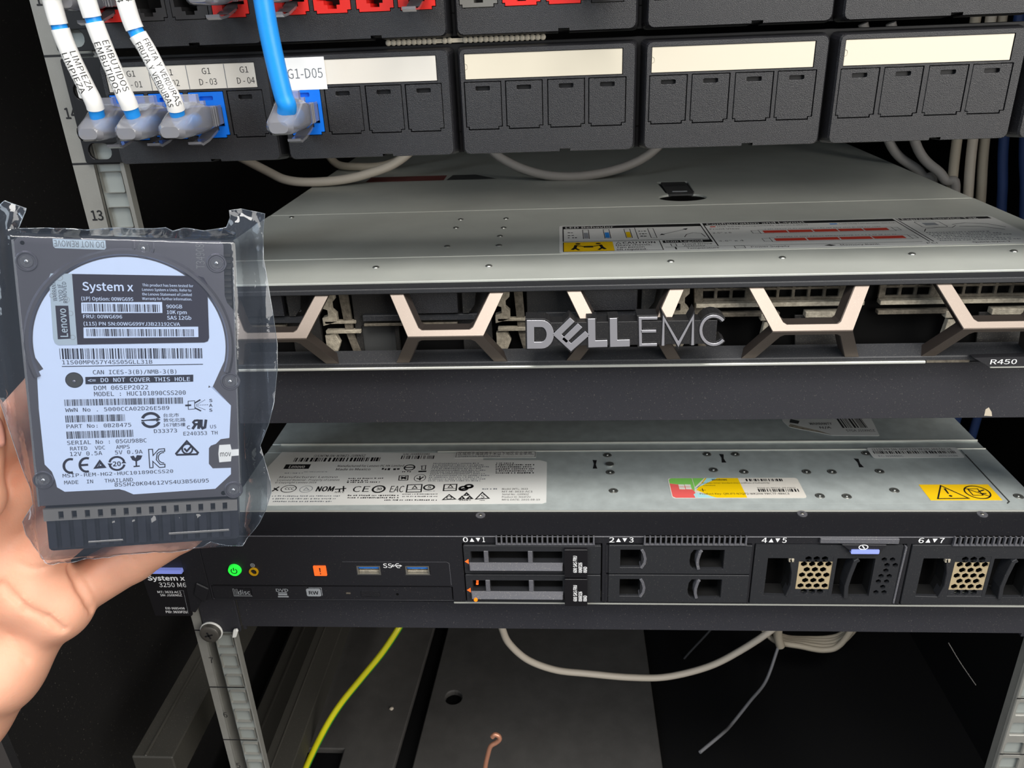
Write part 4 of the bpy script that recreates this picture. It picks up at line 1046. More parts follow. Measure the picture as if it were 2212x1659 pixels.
# optical drive
mb = MB(); mb.plate(F, [rrect(-225.1, -233.2, -92.5, -224.7, 0.5, 2)], -3, -0.3, 'bezel_black'); mb.plate(F, [rrect(-142.2, -231.0, -132.2, -227.6, 0.3, 2)], -0.3, 0.15, 'panel_black'); mb.box(F, -150.6, -229.4, -148.2, -228.6, -0.3, 0.0, 'dusty_dim'); mb.flat(F, [circ(-122.4, -229.6, 0.8, 10)], -0.25, 'cavity')
c = -0.24
for i in range(4): mb.stroke(F, rect(-213.6 + i * 0.8, -231.6 + i * 0.15, -203.4, -226.6), 0.25, c, c, 'print_grey', closed=True)
mb.text(F, 'disc', -211.0, -204.2, -230.4, -227.6, c, 'print_grey', 0.03); mb.text(F, 'DVD', -189.4, -182.6, -228.2, -226.4, c, 'print_grey', 0.04); mb.flat(F, [rect(-188.6, -229.2, -183.6, -228.7)], c, 'print_grey'); mb.flat(F, [rect(-188.6, -230.8, -183.6, -229.5)], c, 'print_grey'); mb.flat(F, [rect(-189.0, -232.2, -183, -231.3)], c, 'print_grey')
mb.plate(F, [rrect(-172.6, -231.4, -164.6, -226.2, 0.8, 2)], -0.3, c, 'print_grey'); mb.text(F, 'RW', -171.2, -166, -230, -227.8, c + 0.05, 'bezel_black', 0.04); mb.stroke(F, [(-164, -230.8), (-164, -225.6), (-171, -225.6)], 0.3, c, c, 'print_grey')
mb.build('optical_drive', ls, bevel=0.12)
# two drive carriers (bays 0 and 1)
def disk_carrier(zb, lit):
    x0, x1, h = -84.4, -12.8, 18.6; zt = zb + h
    mb = MB()
    w = [rrect(x0 + 3.6, zb + 7.4, x0 + 10.6, zt - 4.0, 0.4, 2), rrect(x0 + 13.0, zb + 7.4, x0 + 33.6, zt - 4.0, 0.4, 2), rrect(x0 + 36.4, zb + 7.4, x0 + 51.6, zt - 4.0, 0.4, 2)]
    mb.plate(F, [rrect(x0, zb + 0.3, x1, zt - 0.3, 0.6, 2)] + w, -3.5, 1.0, 'carrier'); mb.flat(F, [rect(x0, zb, x1, zt)], -3.4, 'cavity')
    r = mb.build('disk_carrier', ls, bevel=0.25)
    mb = MB()
    for a in (x0 + 10.6, x0 + 33.7): mb.box(F, a, zb + 7, a + 2.4, zt - 3.6, -1.5, 1.3, 'carrier_grey')
    mb.add([F(x0 + 2.5, zb + 2.2, 1.0), F(x0 + 52, zb + 2.2, 1.0), F(x0 + 51.4, zb + 4.6, 4.2), F(x0 + 3.2, zb + 4.6, 4.2), F(x0 + 3.2, zb + 6.6, 3.2), F(x0 + 51.4, zb + 6.6, 3.2), F(x0 + 52, zb + 7.6, 1.0), F(x0 + 2.5, zb + 7.6, 1.0)], [(0, 1, 2, 3), (3, 2, 5, 4), (4, 5, 6, 7), (0, 3, 4, 7), (1, 2, 5, 6)], 'carrier_grey')
    mb.build('release_handle', r, bevel=0.2)
    mb = MB(); mb.plate(F, [rrect(x0 + 52.6, zb - 0.4, x0 + 64.6, zt - 1.2, 0.5, 2)], 1.0, 3.2, 'label_black')
    for k, (t, a) in enumerate((('600 SAS FRU', 57.2), ('00AR326', 59.9), ('00AD', 62.4))): mb.text(F, t, x0 + a, x0 + a + 1.9, zb + 3.0, zb + (13.6, 9.4, 6.8)[k], 3.26, 'white_ink', 0.03, rot=90)
    mb.build('carrier_label', r, bevel=0.2, label='black label with white upright print')
    mb = MB(); mb.flat(F, [[(x0 - 0.0 + 0.3, zb + 8.2), (x0 + 2.4, zb + 6.6), (x0 + 2.4, zb + 9.8)]], 1.08, 'led_orange')
    if lit:
        mb.cyl(F, x0 + 5.2, zb + 4.4, 1.0, 3.0, 4.6, 'led_amber', 14); mb.box(F, x0 + 5.6, zt - 5.4, x0 + 6.8, zt - 4.4, -1, 0.4, 'led_orange'); mb.box(F, x0 + 5.4, zt - 7.4, x0 + 6.6, zt - 6.6, -1, 0.4, 'led_orange')
    mb.build('status_mark', r, label='small orange marks')
disk_carrier(-214.8, False); disk_carrier(-233.6, True)
# two blanks (bays 2 and 3)
def bay_blank(zb):
    x0, x1, h = -8.8, 61.8, 18.6; zt = zb + h; mb = MB()
    h1 = rect(x0 + 6.0, zb + 4.4, x0 + 16.8, zt - 3.0); h2 = [(x0 + 41.6, zb + 9), (x0 + 42.0, zb + 5.4), (x0 + 43.4, zb + 3.6), (x0 + 59.0, zb + 3.6), (x0 + 59.0, zt - 3.0), (x0 + 43.4, zt - 3.0), (x0 + 42.0, zt - 5.4)]
    mb.plate(F, [rrect(x0, zb + 0.4, x1 + 2.2, zt - 0.3, 0.5, 2), h1, h2], -1.2, 0.6, 'carrier'); mb.flat(F, [h1, ], -9, 'cavity'); mb.flat(F, [h2], -9, 'cavity')
    for t in (h1, h2): mb.shell(F, [(t, -9), (t, -1.2)], 'cavity_wall')
    r = mb.build('bay_blank', ls, bevel=0.25)
    mb = MB()
    pts = [(x0 + 16.8, zb + 4.0), (x0 + 18.4, zb + 7), (x0 + 18.8, zb + 10), (x0 + 18.0, zt - 5), (x0 + 16.8, zt - 2.6)]
    mb.stroke(F, pts, 1.5, -4, 1.1, 'carrier_grey'); mb.build('finger_grip', r, bevel=0.2); mb = MB()
    pts = [(x0 + 46.4, zb + 3.6), (x0 + 45.6, zb + 7), (x0 + 45.6, zb + 10), (x0 + 46.6, zt - 4), (x0 + 47.4, zt - 3.0)]
    mb.stroke(F, pts, 1.6, -4, 1.4, 'carrier_grey'); mb.build('finger_grip', r, bevel=0.2)
    mb = MB(); mb.box(F, x0 - 1.6, zb + 0.6, x0 - 0.2, zt - 0.6, -3, 0.2, 'bezel_black'); mb.build('side_clip', r)
bay_blank(-214.8); bay_blank(-233.6)
# tall vented blanks (bays 4-5 and 6-7)
def hexes(cx, cz, rows, r, dx):
    out = []
    for j, (n, off) in enumerate(rows):
        for i in range(n): out.append(circ(cx + off + i * dx, cz - j * dx * 0.845, r, 6, ph=math.pi / 6))
    return out
def tall_blank(x0, x1, cut=False):
    zb, zt = -233.4, -195.9; mb = MB()
    d1 = [(x0 + 6.8, zb + 5.4), (x0 + 18.0, zb + 5.0), (x0 + 19.6, zb + 12), (x0 + 19.4, zb + 20), (x0 + 17.6, zt - 8.2), (x0 + 6.8, zt - 8.2)]
    d2 = rrect(x0 + 41.5, zb + 5.0, x0 + 60.5, zt - 8.2, 0.4, 2)
    vent = [(x0 + 22.6, zb + 5.6), (x0 + 39.6, zb + 5.6), (x0 + 39.6, zt - 7.0), (x0 + 22.6, zt - 7.0)]
    sm = hexes(x0 + 63.6, zt - 9.0, [(2, 1.2), (2, 3.1), (1, 3.1), (2, 1.2), (2, 0.4), (1, 3.1), (2, 0.2)], 1.5, 4.1)
    if cut: sm = []
    mb.plate(F, [rrect(x0, zb, x1 - 1.6, zt, 0.6, 2), d1, d2, vent] + sm, -1.4, 0.6, 'carrier')
    for t in (d1, d2): mb.shell(F, [(t, -9.5), (t, -1.4)], 'cavity_wall')
    r = mb.build('vented_bay_blank', ls, bevel=0.2)
    g = MB()
    rows = [(3, 3.2), (4, 1.4), (3, 3.2), (4, 1.2), (3, 3.2), (4, 1.2), (3, 3.2)]
    hx = hexes(x0 + 24.0, zt - 8.8, rows, 1.75, 4.1)
    mid = [circ(x0 + 24.0 + off + i * 4.1, zt - 8.8 - j * 3.46, 1.82, 6, ph=math.pi / 6) for j, (n, off) in enumerate(rows) if 1 <= j <= 5 for i in range(n)]
    edge = [h for j, (n, off) in enumerate(rows) if j in (0, 6) for h in [circ(x0 + 24.0 + off + i * 4.1, zt - 8.8 - j * 3.46, 1.82, 6, ph=math.pi / 6) for i in range(n)]]
    zA, zB = zt - 10.3, zt - 8.8 - 5 * 3.46 - 1.9
    g.plate(F, [rect(x0 + 22.6, zB, x0 + 39.6, zA)] + mid, -0.5, 0.3, 'grille_dust')
    g.plate(F, [rect(x0 + 22.6, zA, x0 + 39.6, zt - 7.0)] + edge[:3], -1.4, 0.5, 'carrier'); g.plate(F, [rect(x0 + 22.6, zb + 5.6, x0 + 39.6, zB)] + edge[3:], -1.4, 0.5, 'carrier')
    g.build('vent_grille', r, label='beige dusty hexagonal grille')
    mb = MB()
    mb.stroke(F, [(x0 + 48.6, zb + 4.6), (x0 + 48.0, zb + 12), (x0 + 48.8, zb + 19), (x0 + 50.4, zt - 9.6), (x0 + 52.0, zt - 8.4)], 2.2, -6, 1.8, 'carrier'); mb.build('finger_grip', r, bevel=0.25); mb = MB()
    mb.stroke(F, [(x0 + 18.4, zb + 4.8), (x0 + 20.3, zb + 12), (x0 + 20.1, zb + 20), (x0 + 18.2, zt - 8.4)], 1.2, -5, 1.0, 'carrier')
    mb.box(F, x0 + 17.4, zt - 10.6, x0 + 20.0, zt - 8.4, -1, 1.0, 'dusty')
    mb.build('finger_grip', r, bevel=0.25)
    mb = MB(); mb.stroke(F, [(x1 - 0.9, zb + 1), (x1 - 0.7, zb + 15), (x1 - 0.2, zt - 1)], 0.9, -3, 1.0, 'carrier_grey'); mb.build('side_clip', r)
tall_blank(65.6, 140.2); tall_blank(143.0, 217.0, True)
# information tab on the top edge with lilac bar
mb = MB(); mb.plate(F, [[(97, -194.2), (135.6, -194.6), (135.6, -191.6), (97, -191.4)]], 0, 1.6, 'carrier_grey'); mb.plate(F, [[(107.5, -194.4), (129.5, -194.6), (126.0, -199.4), (113.2, -199.2)]], 0.6, 2.4, 'bezel_black')
t = mb.build('pull_tab', bezel, bevel=0.2)
mb = MB(); mb.plate(F, [rrect(112.4, -199.6, 126.2, -197.2, 0.4, 2)], 1.0, 3.0, 'lilac'); mb.stroke(F, circ(118.2, -195.8, 2.2, 18, ry=1.35), 0.45, 2.5, 2.5, 'white_ink', closed=True); mb.stroke(F, [(117.6, -195.0), (118.8, -196.6)], 0.6, 2.5, 2.5, 'white_ink'); mb.build('tab_bar', t, label='lilac bar')
# left ear with information tag
mb = MB(); mb.plate(F, [[(-226.6, -191.4), (-226.6, -234.0), (-233, -236.0), (-238.5, -244), (-241, -243), (-238.6, -200), (-233, -191.4)]], -4.5, -0.4, 'bezel_black')
mb.plate(F, [[(-226.6, -226), (-233, -222), (-236, -230), (-231, -236)]], -0.4, 0.8, 'bezel_black'); ear = mb.build('rack_ear', ls, bevel=0.5)
mb = MB(); mb.plate(F, [rrect(-264.2, -212.4, -237.8, -204.2, 0.6, 2)], -3.0, -0.6, 'panel_black'); mb.plate(F, [[(-263.9, -211.0), (-238.6, -211.0), (-241.0, -246.4), (-262.2, -246.4)]], -2.4, -0.8, 'label_black')
tagp = mb.build('information_tag', ear, bevel=0.3)
mb = MB(); mb.plate(F, [rrect(-263.6, -215.2, -238.8, -212.8, 0.5, 2)], -1.0, 1.6, 'lilac'); mb.build('tag_bar', tagp, label='lilac bar')
mb = MB(); c = -0.7
mb.text(F, 'System x', -260.4, -239.6, -221.4, -218.4, c, 'white_ink', 0.06); mb.text(F, '3250 M6', -255.0, -239.6, -226.0, -223.0, c, 'white_ink', 0.0)
for i, (t, a0, a1) in enumerate((('MT: 3633 AC1', -257, -243.6), ('SN: J10XN5Z', -256, -243.6))): mb.text(F, t, a0, a1, -230.2 - i * 2.2, -228.7 - i * 2.2, c, 'white_ink', 0.02)
mb.text(F, 'EID 0685498', -255, -244, -241.6, -240.1, c, 'white_ink', 0.02); mb.text(F, 'PID: 3633FZU', -255.4, -243, -244.2, -242.6, c, 'white_ink', 0.03)
mb.stroke(F, [(-244.6, -228.4), (-242.0, -228.4), (-242.6, -244.6)], 0.15, c, c, 'print_grey')
mb.build('tag_print', tagp)

# ================================================================== cables
def cable(name, pts, r, m, label, cat='cable', group=None, k=10, n=12):
    P = smoothpath(pts, k); mb = MB(); mb.tube(P, r, m, n)
    o = mb.build(name, None, tuple(P[0]), smooth=True); return tag(o, label, cat, group)
def px_path(pts, Y):
    out = []
    for i, (x, y) in enumerate(pts):
        q = hit(x, y, 1, Y(i / (len(pts) - 1)) if callable(Y) else Y); out.append(tuple(q))
    return out
# earth wire: yellow with a green stripe
pp = px_path([(872, 1335), (860, 1358), (825, 1410), (780, 1465), (735, 1521), (700, 1577), (660, 1659), (640, 1720), (632, 1760)], lambda t: 190 - 80 * t) + [(-262, 96, -588), (-266, 60, -589)]
P = smoothpath(pp, 8); mb = MB(); mb.tube(P, 2.6, 'ground_yellow', 14)
root = mb.build('earth_wire', None, tuple(P[0]), smooth=True); tag(root, 'yellow-green earth wire running down to the cabinet floor', 'wire')
mb = MB(); mb.tube([Vector(q) + Vector((1.15, 0.3, -1.0)) for q in P], 1.9, 'ground_green', 10); mb.build('stripe', root, smooth=True, label='green stripe')
cable('network_cable', px_path([(1078, 1330), (1085, 1358), (1100, 1390), (1140, 1425), (1200, 1447), (1270, 1455), (1360, 1463), (1440, 1462), (1530, 1440), (1600, 1405), (1665, 1362), (1690, 1335)], lambda t: 185 + 70 * t), 3.2, 'cable_white', 'white cable hanging in one wide loop below the lower shelf')
for i in range(5):
    d = i * 2.2
    cable('network_cable', [(x + (i % 2), y, z) for x, y, z in px_path([(1630 + 4 * i, 1335), (1672 + 4 * i, 1382 - 2 * i), (1730 + 6 * i, 1396 - 4 * i), (1780 + 6 * i, 1404 - 7 * i), (1815 + 5 * i, 1392 - 8 * i), (1856 + 8 * i, 1335)], 296 + i * 5)], 3.0, 'cable_beige', 'beige cable strand of the coil tied up below the lower shelf', group='coiled beige cables')
mb = MB(); q = px_path([(1684, 1345), (1680, 1372), (1686, 1396)], 288); mb.tube(smoothpath(q, 6), 4.4, 'cable_beige', 10); o = mb.build('tie_wrap', None, tuple(q[0]), smooth=True); tag(o, 'beige tie wrap around the coiled cables', 'cable tie')
cable('tie_tail', px_path([(1682, 1395), (1655, 1470), (1620, 1515), (1580, 1565), (1560, 1585), (1512, 1625)], lambda t: 288 - 120 * t), 1.5, 'tie_grey', 'long grey tie tail hanging from the coiled cables', 'cable tie')
cable('thin_lead', px_path([(1550, 1340), (1530, 1366), (1480, 1420), (1462, 1447), (1455, 1462)], 330), 1.2, 'cable_dark', 'thin dark lead above the white cable loop', 'wire')
cable('thin_wire', px_path([(2049, 1389), (2075, 1432), (2108, 1480)], 150), 0.25, 'cable_grey', 'hair-thin straight wire in the dark near the right rail', 'wire')
# copper end of a stripped wire
cable('copper_wire', px_path([(1040, 1720), (1048, 1659), (1054, 1630), (1060, 1612), (1072, 1604), (1079, 1597), (1077, 1590), (1069, 1587), (1063, 1592)], 150), 2.1, 'copper', 'bent bare copper wire end at the bottom of the frame', 'wire')
for lb, (px_, py_), r in (('pale crumb on the floor plate left of the yellow-green wire', (666, 1480), 2.0), ('pale crumb on the dark floor plate right of the yellow-green wire', (846, 1532), 2.2)):
    q = hit(px_, py_, 2, -592); mb = MB(); G = lambda a, b, c: (q[0] + a, q[1] + b, -592 + c)
    L = [([(x * (1 + 0.25 * math.sin(3 * i)), y) for i, (x, y) in enumerate(circ(0, 0, r * k, 9))], r * h) for k, h in ((0.8, 0.0), (1.0, 0.35), (0.8, 0.75), (0.35, 1.0))]
    mb.shell(G, L, 'cable_white'); mb.flat(G, [L[-1][0]], r, 'cable_white'); o = mb.build('debris_crumb', None, tuple(q)); tag(o, lb, 'crumb')
# loops lying on the silver lid
cable('network_cable', [(-330, 300, -20), (-262, 262, -45), (-236, 247, -52.5), (-206, 245, -53.5), (-178, 250, -50), (-150, 262, -40), (-120, 285, -10)], 3.4, 'cable_white', 'white cable loop resting on the left of the silver lid', 'cable', 'cable loops on the silver lid')
cable('network_cable', [(-240, 350, -10), (-225, 325, -48), (-200, 312, -54), (-165, 318, -50), (-130, 345, -20)], 3.2, 'cable_beige', 'beige cable behind the white loop on the silver lid', 'cable', 'cable loops on the silver lid')
cable('network_cable', [(-96, 262, -20), (-76, 252, -41), (-42, 245, -53.5), (-2, 245, -53.2), (33, 252, -42), (60, 262, -15)], 3.3, 'cable_grey', 'grey cable loop resting on the middle of the silver lid', 'cable', 'cable loops on the silver lid')
# bundle dropping down beside the servers at the right
for i, (x0, x1, y, m, lb) in enumerate(((212, 236, 274, 'cable_grey', 'grey cable sloping down beside the right edge of the silver lid, leftmost of its pair'), (225, 245, 258, 'cable_grey', 'grey cable sloping down beside the right edge of the silver lid, second of its pair'), (250, 253, 250, 'cable_beige', 'upright beige cable at the right behind the patch panel, first of three'), (259, 263, 246, 'cable_white', 'upright pale cable at the right behind the patch panel, second of three'), (269, 274, 250, 'cable_beige', 'upright beige cable at the right behind the patch panel, third of three'), (283, 290, 252, 'cable_navy', 'dull blue cable at the upper right edge, left of another blue one'), (296, 305, 250, 'cable_navy', 'dull blue cable at the upper right edge, outermost of the upright cables'))):
    cable('network_cable', [(x0 - (x1 - x0) * 1.2, y, 60), (x0, y, -35), (x1, y - 2, -80), (x1 + 6, y - 4, -140), (x1 + 2, y, -300)] if i > 1 else [(x0 - 30, y, 40), (x0, y, -40), (x1, y - 10, -64), (x1 + 10, y - 12, -90), (x1 + 14, y, -300)], 3.4, m, lb, 'cable', 'cables at the right of the servers')

# ================================================================== the hard drive in its bag
D = F_drive
ZA = zoom(0, 420, 3.568); ZB = zoom(0, 800, 3.568); ZC = zoom(320, 430, 5.184)
hd = thing('hard_drive', D(0, -60, -8), 'silver hard drive with a pale blue label, sealed in a clear bag', 'hard drive')
mb = MB(); mb.plate(D, [rrect(-34.5, -48.6, 34.6, 48.4, 1.2, 3)], -14.8, -1.2, 'drive_cast')
for i in range(9): mb.box(D, 30.6, 26 + i * 2.2, 33.8, 27.2 + i * 2.2, -1.2, -0.7, 'jack_dark')
mb.build('drive_body', hd, bevel=0.5)
mb = MB()
right = poly(on_drive, ZC, [(815, 470), (845, 520), (850, 800), (858, 1080), (885, 1160), (950, 1240), (968, 1330)])
cov = [(-34.4, -48.0), (34.4, -48.0), (34.3, right[-1][1])] + right[::-1] + [(-33.0, 48.2), (-34.4, 46.8)]
LC = (-0.2, 11.6); LR = 31.2          # label circle
mb.plate(D, [cov], -1.2, 0.0, 'drive_metal')
# side edge highlights of the casting
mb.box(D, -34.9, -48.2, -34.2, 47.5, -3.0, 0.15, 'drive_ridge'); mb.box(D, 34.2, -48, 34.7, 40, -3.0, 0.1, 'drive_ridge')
def ring(a, b, r0, r1, h, t0=0, t1=360, m='drive_metal', n=40):
    prof = [(r0, 0.0), (r0 + (r1 - r0) * 0.3, h), (r0 + (r1 - r0) * 0.7, h), (r1, 0.0)]
    vs = []; fs = []
    for i in range(n + 1):
        t = math.radians(t0 + (t1 - t0) * i / n)
        for r, c in prof: vs.append(D(a + r * math.cos(t), b + r * math.sin(t), c))
    for i in range(n):
        for k in range(3): fs.append((i * 4 + k, i * 4 + k + 1, i * 4 + k + 5, i * 4 + k + 4))
    mb.add(vs, fs, m)
ring(LC[0], LC[1], LR + 0.3, LR + 3.0, 0.9, -18, 200, 'drive_metal', 60)
cover = mb.build('top_cover', hd, smooth=True, angle=30, bevel=0.3)
scr = [ZA(205, 515), ZA(1105, 390), ZA(1670, 530), ZA(1775, 1440), ZB(335, 845), ZB(1800, 920)]
for p in scr:
    a, b = on_drive(*p); top_ = b > 44; b = min(b, 45.9); mb = MB()
    ring(a, b, 2.6, 3.5, 0.5, 180 if top_ else 0, 360, 'drive_metal', 28)
    if top_:
        for s_ in (-1, 1): mb.box(D, a + s_ * 3.05 - 0.3, b, a + s_ * 3.05 + 0.3, 48.2, 0, 0.5, 'drive_metal')
    mb.cyl(D, a, b, 2.2, -0.2, 0.25, 'carrier_grey', 20, r2=2.0); mb.dome(D, a, b, 0.8, 0.5, 'drive_ridge', c=0.25, n=10)
    mb.build('cover_screw', hd, smooth=True, angle=30)
mb = MB()
for p, r in ((ZA(172, 372), 0.7), (ZB(1722, 945), 0.9)):
    a, b = on_drive(*p); mb.flat(D, [circ(a, b, r, 12)], 0.06, 'cavity')
a0, b0 = on_drive(*ZC(585, 780)); a1, b1 = on_drive(*ZC(605, 505)); mb.text(D, 'T34908', a0 - 1.3, a0 + 1.5, b0, b1, 0.08, 'drive_ridge', 0.0, rot=90)
mb.build('stamping', cover)

# printed label
def dP(Z, pts): return [on_drive(*Z(*p)) for p in pts]
def da(Z, x, y): return on_drive(*Z(x, y))
lab = [(LC[0] + LR * math.cos(math.radians(t)), LC[1] + LR * math.sin(math.radians(t))) for t in np.linspace(-11, 188, 60)]
rest = dP(ZA, [(335, 1345), (285, 1372)]) + dP(ZB, [(285, 10), (300, 300), (345, 725), (400, 780), (428, 850), (440, 900), (500, 935), (920, 915), (960, 925), (1030, 955), (1660, 912), (1780, 800), (1780, 750), (1640, 755), (1610, 720), (1610, 600), (1625, 580), (1665, 565), (1700, 530), (1768, 520), (1780, 270), (1610, 115)]) + dP(ZA, [(1605, 1490), (1640, 1480)])
mb = MB(); mb.flat(D, [lab + rest], 0.12, 'drive_label')
c = 0.2
def dt(Z, t, xl, yl, xr, yr, h, m='drive_ink', bold=0.0, mono=True, cc=None):
    a0, b0 = da(Z, xl, yl); a1, b1 = da(Z, xr, yr); b = (b0 + b1) / 2; hh = h / 3.568 / 6.75
    cc = c if cc is None else cc
    if not mono: mb.text(D, t, a0, a1, b, b + hh, cc, m, bold); return
    mb.text(D, t, a0, a1, b, b + hh, cc, m, bold, font='mono')
def dbar(Z, xl, yb, xr, yb2, h, w=0.3, seed=1, cc=None, m='drive_ink'):
    a0, b0 = da(Z, xl, yb); a1, b1 = da(Z, xr, yb2); b = (b0 + b1) / 2; mb.bars(D, a0, a1, b, b + h / 3.568 / 6.75, c if cc is None else cc, m, w, seed)
dbar(ZA, 465, 1270, 1565, 1262, 92, 0.34, 21)
dt(ZA, '11S00MP657Y4SS05GLL31B', 482, 1308, 1175, 1304, 34)
a0, b0 = da(ZA, 478, 1325); a1, b1 = da(ZA, 1565, 1308); mb.stroke(D, [(a0, b0), (a1, b1)], 0.28, c, c, 'drive_ink')
dt(ZA, 'CAN ICES-3(B)/NMB-3(B)', 718, 1386, 1360, 1378, 36)
a, b = da(ZA, 573, 1430); mb.flat(D, [circ(a, b, 2.85, 30)], c, 'drive_ink'); mb.flat(D, [circ(a, b, 2.6, 30)], c + 0.05, 'dark_grey'); mb.dome(D, a, b - 0.4, 0.6, 0.4, 'drive_metal', c=c + 0.05, n=10)
mb.flat(D, [dP(ZA, [(658, 1406), (1490, 1388), (1490, 1442), (660, 1462)])], c, 'drive_ink')
dt(ZA, '<= DO NOT COVER THIS HOLE', 680, 1450, 1465, 1432, 36, 'drive_label', 0.012, cc=c + 0.08)
dt(ZA, 'DOM 06SEP2022', 725, 1508, 1143, 1500, 38)
dt(ZA, 'MODEL : HUC101890CSS200', 727, 1556, 1432, 1540, 38)
dbar(ZB, 500, 280, 1413, 250, 58, 0.22, 22)
dt(ZB, 'WWN No . 5000CCA02D26E589', 505, 322, 1305, 300, 34)
dbar(ZB, 507, 402, 970, 388, 62, 0.22, 23)
dt(ZB, 'PART No: 0B28475', 515, 448, 1012, 430, 34)
dbar(ZB, 517, 530, 1028, 508, 66, 0.22, 24)
dt(ZB, 'SERIAL No : 05GU98BC', 520, 574, 1130, 552, 36)
dt(ZB, 'RATED  VDC   AMPS', 542, 616, 1000, 602, 34)
dt(ZB, '12V 0.5A   5V 0.9A', 542, 660, 1100, 638, 36)
dt(ZB, 'MSIP-REM-HG2-HUC101890CSS20', 485, 830, 1335, 782, 32)
dt(ZB, 'MADE  IN   THAILAND', 497, 880, 1025, 852, 34)
dt(ZB, '8SSH20K04612VS4U3B56U95', 885, 900, 1610, 856, 36)
dt(ZB, 'D33373', 1188, 484, 1365, 474, 34)
dt(ZB, 'E240353 TH', 1415, 502, 1677, 492, 34)
for i, t in enumerate(('台北市', '敦化北路', '167號5樓')): dt(ZB, t, 1260, 358 + i * 38, (1380, 1430, 1430)[i], 354 + i * 36, 28, mono=False)
for i, t in enumerate('SAS'): dt(ZB, t, 1613, 243 + i * 37, 1637, 242 + i * 37, 28, mono=False, bold=0.03)
def dl(Z, pts, w, closed=False, m='drive_ink', cc=None): mb.stroke(D, dP(Z, pts), w, c if cc is None else cc, c if cc is None else cc, m, closed=closed)
def darc(Z, cx, cy, rx, ry, t0, t1, w, n=20): dl(Z, arcp(cx, cy, rx, ry, t0, t1, n), w)
darc(ZB, 545, 735, 52, 52, 70, 290, 0.85); darc(ZB, 668, 727, 52, 52, 70, 290, 0.85); dl(ZB, [(620, 730), (680, 726)], 0.8)
dl(ZB, [(735, 750), (770, 698), (808, 744)], 0.7, True); dl(ZB, [(760, 738), (775, 715), (790, 735)], 0.3, True)
darc(ZB, 902, 716, 58, 50, 20, 170, 0.75); darc(ZB, 902, 716, 58, 50, 200, 350, 0.75); dt(ZB, '20', 872, 738, 932, 734, 42, mono=False, bold=0.04); mb.flat(D, [dP(ZB, [(830, 716), (868, 716), (848, 745)])], c, 'drive_ink'); mb.flat(D, [dP(ZB, [(936, 716), (974, 714), (955, 690)])], c, 'drive_ink')
mb.flat(D, [dP(ZB, [(1004, 662), (1032, 656), (1044, 676), (1056, 652), (1098, 655), (1085, 685), (1052, 702), (1020, 690)])], c, 'drive_ink'); dl(ZB, [(1050, 695), (1052, 738)], 0.5); dl(ZB, [(1030, 740), (1078, 736)], 0.5)
dl(ZB, [(1146, 608), (1155, 750), (1180, 748), (1178, 700), (1230, 748), (1272, 744), (1272, 722), (1235, 724), (1205, 688), (1212, 640), (1240, 622), (1270, 622), (1268, 602), (1225, 606), (1180, 655), (1176, 607)], 0.34, True); darc(ZB, 1262, 672, 42, 40, 85, 275, 0.34)
dl(ZB, [(1358, 640), (1440, 545), (1526, 632), (1518, 645), (1366, 650)], 0.75, True); darc(ZB, 1444, 604, 40, 38, 60, 390, 0.6); dl(ZB, [(1420, 600), (1440, 622), (1480, 578)], 0.7)
darc(ZB, 1163, 382, 66, 52, 15, 165, 1.0); darc(ZB, 1163, 382, 66, 52, 195, 345, 1.0); dl(ZB, [(1090, 388), (1210, 374)], 0.45); dl(ZB, [(1090, 384), (1210, 384)], 0.3); mb.flat(D, [dP(ZB, [(1205, 366), (1238, 378), (1205, 396)])], c, 'drive_ink')
dt(ZB, 'C', 1442, 452, 1466, 450, 32, mono=False, bold=0.03); dt(ZB, 'US', 1620, 446, 1668, 444, 32, mono=False)
dl(ZB, [(1537, 378), (1531, 450)], 1.0); dl(ZB, [(1530, 384), (1502, 386), (1490, 399), (1500, 413), (1528, 413)], 0.8); dl(ZB, [(1508, 416), (1484, 451)], 0.95); dl(ZB, [(1553, 378), (1551, 430), (1562, 445), (1580, 438), (1588, 378)], 0.95)
dl(ZB, [(1450, 236), (1500, 233), (1502, 296), (1452, 300)], 0.22, True); dl(ZB, [(1428, 270), (1474, 267)], 0.65); dl(ZB, [(1502, 250), (1545, 225)], 0.5); dl(ZB, [(1502, 288), (1550, 312)], 0.5)
for x0, y0, x1, y1 in ((1518, 262, 1578, 228), (1518, 268, 1600, 264), (1518, 276, 1580, 302)):
    for i in range(7):
        t = i / 6; aa, bb = da(ZB, x0 + (x1 - x0) * t, y0 + (y1 - y0) * t); mb.flat(D, [circ(aa, bb, 0.16, 6)], c, 'drive_ink')
label = mb.build('printed_label', hd, label='pale blue printed label')
# warranty and product stickers on top of the label
mb = MB()
st = dP(ZA, [(556, 612), (1530, 628), (1570, 640), (1598, 685), (1612, 1105), (1602, 1130), (1575, 1140), (598, 1156)])
mb.plate(D, [st], 0.22, 0.3, 'sticker_black'); c = 0.34
dt(ZA, 'System x', 640, 742, 1028, 740, 68, 'drive_label', 0.03, False)
for i, t in enumerate(('This product has been tested for', 'Lenovo System x Units. Refer to', 'the Lenovo Statement of Limited', 'Warranty for further information.')): dt(ZA, t, 1098, 712 + i * 35, (1490, 1475, 1478, 1480)[i], 709 + i * 34, 22, 'drive_label', 0.012, False)
dt(ZA, '(1P) Option: 00WG695', 630, 820, 1028, 815, 30, 'drive_label', 0.02, False)
mb.flat(D, [dP(ZA, [(628, 832), (1250, 828), (1253, 912), (630, 914)])], c, 'drive_label'); dbar(ZA, 645, 905, 1238, 902, 66, 0.3, 31, c + 0.05, 'sticker_black')
dt(ZA, 'FRU: 00WG696', 645, 955, 943, 952, 30, 'drive_label', 0.02, False)
